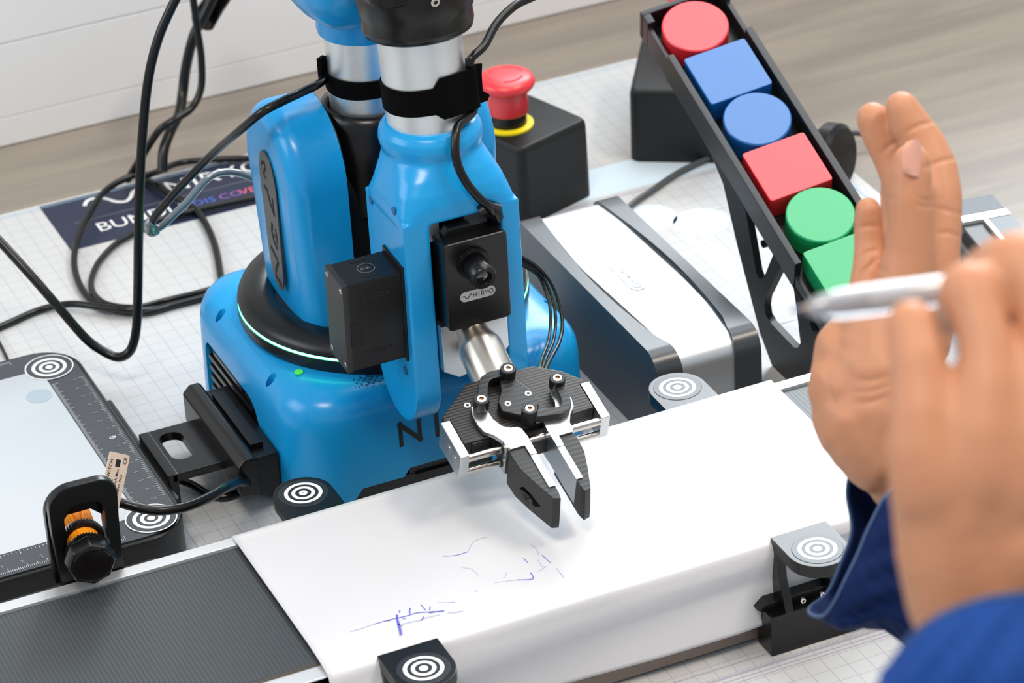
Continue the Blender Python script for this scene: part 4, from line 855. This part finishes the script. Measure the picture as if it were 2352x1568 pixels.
crease(hA, [(1, (2082, 303), (2110, 288), (2143, 279)), (1, (2126, 384), (2160, 370), (2200, 362)), (.7, (2146, 476), (2180, 484), (2208, 492)), (.7, (2150, 536), (2180, 534), (2208, 545)),
    (1, (2024, 352), (2044, 334), (2070, 318)), (.9, (1966, 526), (1990, 519), (2016, 520)), (1, (1968, 594), (1990, 580), (2014, 574)), (.8, (2108, 452), (2126, 460), (2143, 458)), (.8, (2104, 466), (2124, 474), (2143, 472)),
    (1.1, (1950, 662), (1978, 628), (2004, 604), (2012, 596)), (.5, (2004, 600), (2022, 616), (2040, 626)), (.6, (1972, 872), (2005, 872), (2040, 862)), (.7, (1962, 900), (2000, 898), (2044, 886)), (.7, (1966, 926), (2004, 922), (2044, 906)), (.4, (1900, 850), (1908, 905), (1935, 950)), (.5, (2036, 452), (2046, 456), (2056, 452))])
def nail(cx, cy, D, w, h, tilt, parent, depth):
    c = gd(cx, cy, D)-cf*0; e1 = (cr*math.cos(tilt)+cf*math.sin(tilt)).normalized(); e2 = cu; 
    def f(u, v):
        a = (u-.5)*2; b = (v-.5)*2; k = (1-abs(b)**4*.35) if b < 0 else (1-abs(b)**2.6*.45)
        return c+e1*(a*w*k)+e2*(b*h*(1-.18*a*a))-(cf*math.cos(tilt)-cr*math.sin(tilt))*(-depth*a*a)
    return MB().grid(f, 10, 10).build('nail', NAIL, parent, smooth=80)
nail(2106, 362, T-10.9, 7.6, 8.6, .75, hA, 2.6)
D2 = 1050
hB = flesh([
    [(2094, 744, 62, D2), (2101, 785, 65, D2-2), (2108, 830, 69, D2-5), (2114, 880, 74, D2-6), (2118, 950, 80, D2-8), (2125, 1040, 92, D2-8), (2150, 1120, 112, D2-6)],
    [(2226, 668, 74, D2), (2242, 706, 66, D2-3), (2258, 765, 65, D2-6), (2268, 820, 69, D2-8), (2270, 890, 78, D2-10), (2262, 990, 98, D2-10), (2258, 1090, 130, D2-6)],
    [(2345, 612, 88, D2+6), (2398, 690, 76, D2), (2414, 790, 74, D2-6), (2400, 900, 92, D2-8), (2390, 1000, 110, D2-8), (2370, 1100, 140, D2-4)],
    [(2310, 600, 68, D2+14), (2262, 612, 50, D2+40), (2215, 640, 42, D2+58)],
    [(2222, 672, 66, D2+8), (2190, 700, 42, D2+30), (2178, 740, 38, D2+44)],
    [(2150, 1090, 112, D2-4), (2210, 1180, 160, D2+2), (2300, 1150, 190, D2+6), (2350, 1250, 220, D2+10)],
    [(2190, 1150, 145, D2), (2215, 1260, 160, D2+4), (2252, 1360, 176, D2+8), (2290, 1480, 150, D2+12), (2340, 1600, 120, D2+16)],
    [(2330, 1100, 170, D2+6), (2370, 1260, 190, D2+8), (2420, 1380, 150, D2+12), (2440, 1500, 120, D2+16)],
], 'hand', man, vox=1.2, sm=34); hB['label'] = 'large blurred hand in the foreground with bent fingers around the pen'
# sleeves: lofted cloth tubes with an open cuff
def sleeve(rings_px, name, m, parent, hem_r, thick=1.6, k=5, wr=1.2):
    rs = []
    R0 = [spline([gd(*p) for p in r]+[gd(*r[0])], k)[:-1] for r in rings_px]
    n = len(R0[0]); K = 7
    for i in range(len(R0)-1):
        a = R0[max(i-1, 0)]; b = R0[i]; c = R0[i+1]; d = R0[min(i+2, len(R0)-1)]
        for j in range(K):
            t = j/K
            rr = [.5*((2*b[q])+(c[q]-a[q])*t+(2*a[q]-5*b[q]+4*c[q]-d[q])*t*t+(3*b[q]-a[q]-3*c[q]+d[q])*t**3) for q in range(n)]
            u = i+t
            cen = sum(rr, V((0, 0, 0)))/n
            rr = [p+(p-cen).normalized()*wr*min(1, u)*(math.sin(q*.9+u*5)+.6*math.sin(q*2.1-u*7)) for q, p in enumerate(rr)]
            rs.append(rr)
    rs.append(R0[-1])
    o = MB().rings(rs, cap=False).build(name, m, parent, smooth=80)
    md = o.modifiers.new('t', 'SOLIDIFY'); md.thickness = thick*S; md.offset = -1
    h = MB().tube(rs[0], hem_r, 8, closed=True).build('hem', HEM, o, smooth=80)
    return o
Tn, Tf = T-42, T+40
sA = sleeve([
    [(2026, 1150, Tn), (1992, 1218, Tn), (1972, 1268, Tn), (1942, 1330, Tn), (1916, 1382, Tn+4), (1892, 1413, Tn+16), (1866, 1412, Tn+40), (1860, 1396, Tn+60), (1900, 1362, Tf), (1932, 1292, Tf), (1957, 1216, Tf), (1946, 1130, Tf), (1964, 1066, Tf), (2030, 1030, Tf), (2070, 1060, Tn+50), (2060, 1100, Tn+20)],
    [(2060, 1170, Tn-10), (2030, 1240, Tn-10), (2005, 1300, Tn-10), (1975, 1360, Tn-10), (1955, 1410, Tn), (1938, 1440, Tn+10), (1930, 1442, Tn+44), (1935, 1420, Tn+66), (1960, 1370, Tf+8), (1990, 1300, Tf+8), (2010, 1220, Tf+8), (2010, 1140, Tf+8), (2030, 1080, Tf+6), (2080, 1050, Tf), (2110, 1080, Tn+46), (2100, 1120, Tn+10)],
    [(2150, 1230, Tn-10), (2120, 1290, Tn-14), (2100, 1340, Tn-14), (2080, 1390, Tn-10), (2060, 1430, Tn-4), (2050, 1452, Tn+14), (2055, 1450, Tn+44), (2060, 1430, Tn+66), (2080, 1380, Tf+14), (2100, 1310, Tf+14), (2120, 1230, Tf+14), (2130, 1160, Tf+12), (2140, 1120, Tf+8), (2170, 1110, Tf), (2200, 1140, Tn+46), (2190, 1180, Tn+10)],
    [(2330, 1420, Tn-4), (2300, 1480, Tn-8), (2280, 1530, Tn-8), (2260, 1580, Tn-4), (2240, 1620, Tn), (2235, 1640, Tn+16), (2240, 1640, Tn+46), (2250, 1610, Tn+70), (2270, 1560, Tf+20), (2290, 1490, Tf+20), (2310, 1410, Tf+20), (2320, 1340, Tf+18), (2340, 1300, Tf+14), (2370, 1290, Tf+6), (2390, 1320, Tn+50), (2380, 1360, Tn+16)],
], 'sleeve', DENIM, man, .9); sA['label'] = 'dark navy sleeve with a wide open cuff'
Bn, Bf = D2-34, D2+34
sB = sleeve([
    [(2070, 1500, D2), (2082, 1474, D2-18), (2140, 1426, Bn), (2200, 1396, Bn-2), (2270, 1374, Bn-4), (2350, 1364, Bn), (2440, 1370, D2-20), (2480, 1400, D2), (2470, 1420, Bf-10), (2400, 1440, Bf), (2300, 1460, Bf), (2200, 1490, Bf), (2110, 1520, Bf-8), (2080, 1520, D2+14)],
    [(2022, 1570, D2), (2040, 1530, D2-22), (2110, 1480, Bn-8), (2190, 1455, Bn-10), (2270, 1440, Bn-12), (2360, 1435, Bn-8), (2460, 1440, D2-24), (2500, 1470, D2), (2490, 1500, Bf-6), (2420, 1530, Bf+6), (2310, 1550, Bf+8), (2200, 1580, Bf+8), (2090, 1600, Bf), (2040, 1600, D2+18)],
    [(1960, 1700, D2), (1985, 1650, D2-26), (2070, 1600, Bn-14), (2170, 1570, Bn-18), (2280, 1560, Bn-20), (2400, 1570, Bn-16), (2500, 1590, D2-30), (2550, 1620, D2), (2540, 1660, Bf), (2460, 1700, Bf+14), (2340, 1720, Bf+18), (2200, 1740, Bf+18), (2070, 1760, Bf+8), (1990, 1750, D2+20)],
    [(1980, 1890, D2), (2005, 1840, D2-26), (2090, 1790, Bn-14), (2190, 1760, Bn-18), (2300, 1750, Bn-20), (2420, 1760, Bn-16), (2520, 1780, D2-30), (2570, 1810, D2), (2560, 1850, Bf), (2480, 1890, Bf+14), (2360, 1910, Bf+18), (2220, 1930, Bf+18), (2090, 1950, Bf+8), (2010, 1940, D2+20)],
], 'sleeve', DENIM2, man, 1.0, k=6, wr=1.0); sB['label'] = 'brighter blue sleeve of the foreground arm'
# pen held by the foreground hand
pA, pB = gd(1852, 709, D2+34), gd(2330, 643, D2+52)
pd = (pB-pA).normalized(); LP = (pB-pA).length
pen = MB().lathe([(.9, 0), (2.3, 1.2), (3.4, 3.4), (4.3, 7), (4.8, 12), (5.0, 20), (5.0, LP+30), (4.4, LP+31)], pA, pd, 32).build('pen', CLEAR, root=pA, smooth=60); tag(pen, 'clear plastic ballpoint pen with a brass tip held in the foreground hand', 'pen')
MB().lathe([(.35, -6), (.9, -3), (1.1, 4), (1.5, 6), (1.7, 30), (1.7, LP)], pA, pd, 16).build('ink_tube', mat('ink_tube', (110, 106, 130), .3), pen)
MB().lathe([(.3, -6.6), (.75, -3), (1.15, 1.2)], pA, pd, 16).build('pen_tip', GOLD, pen)
MB().lathe([(2.4, 20), (2.6, 21), (2.6, LP)], pA, pd, 20, cap=False).build('grip_core', mat('white_core', (225, 228, 232), .25), pen)
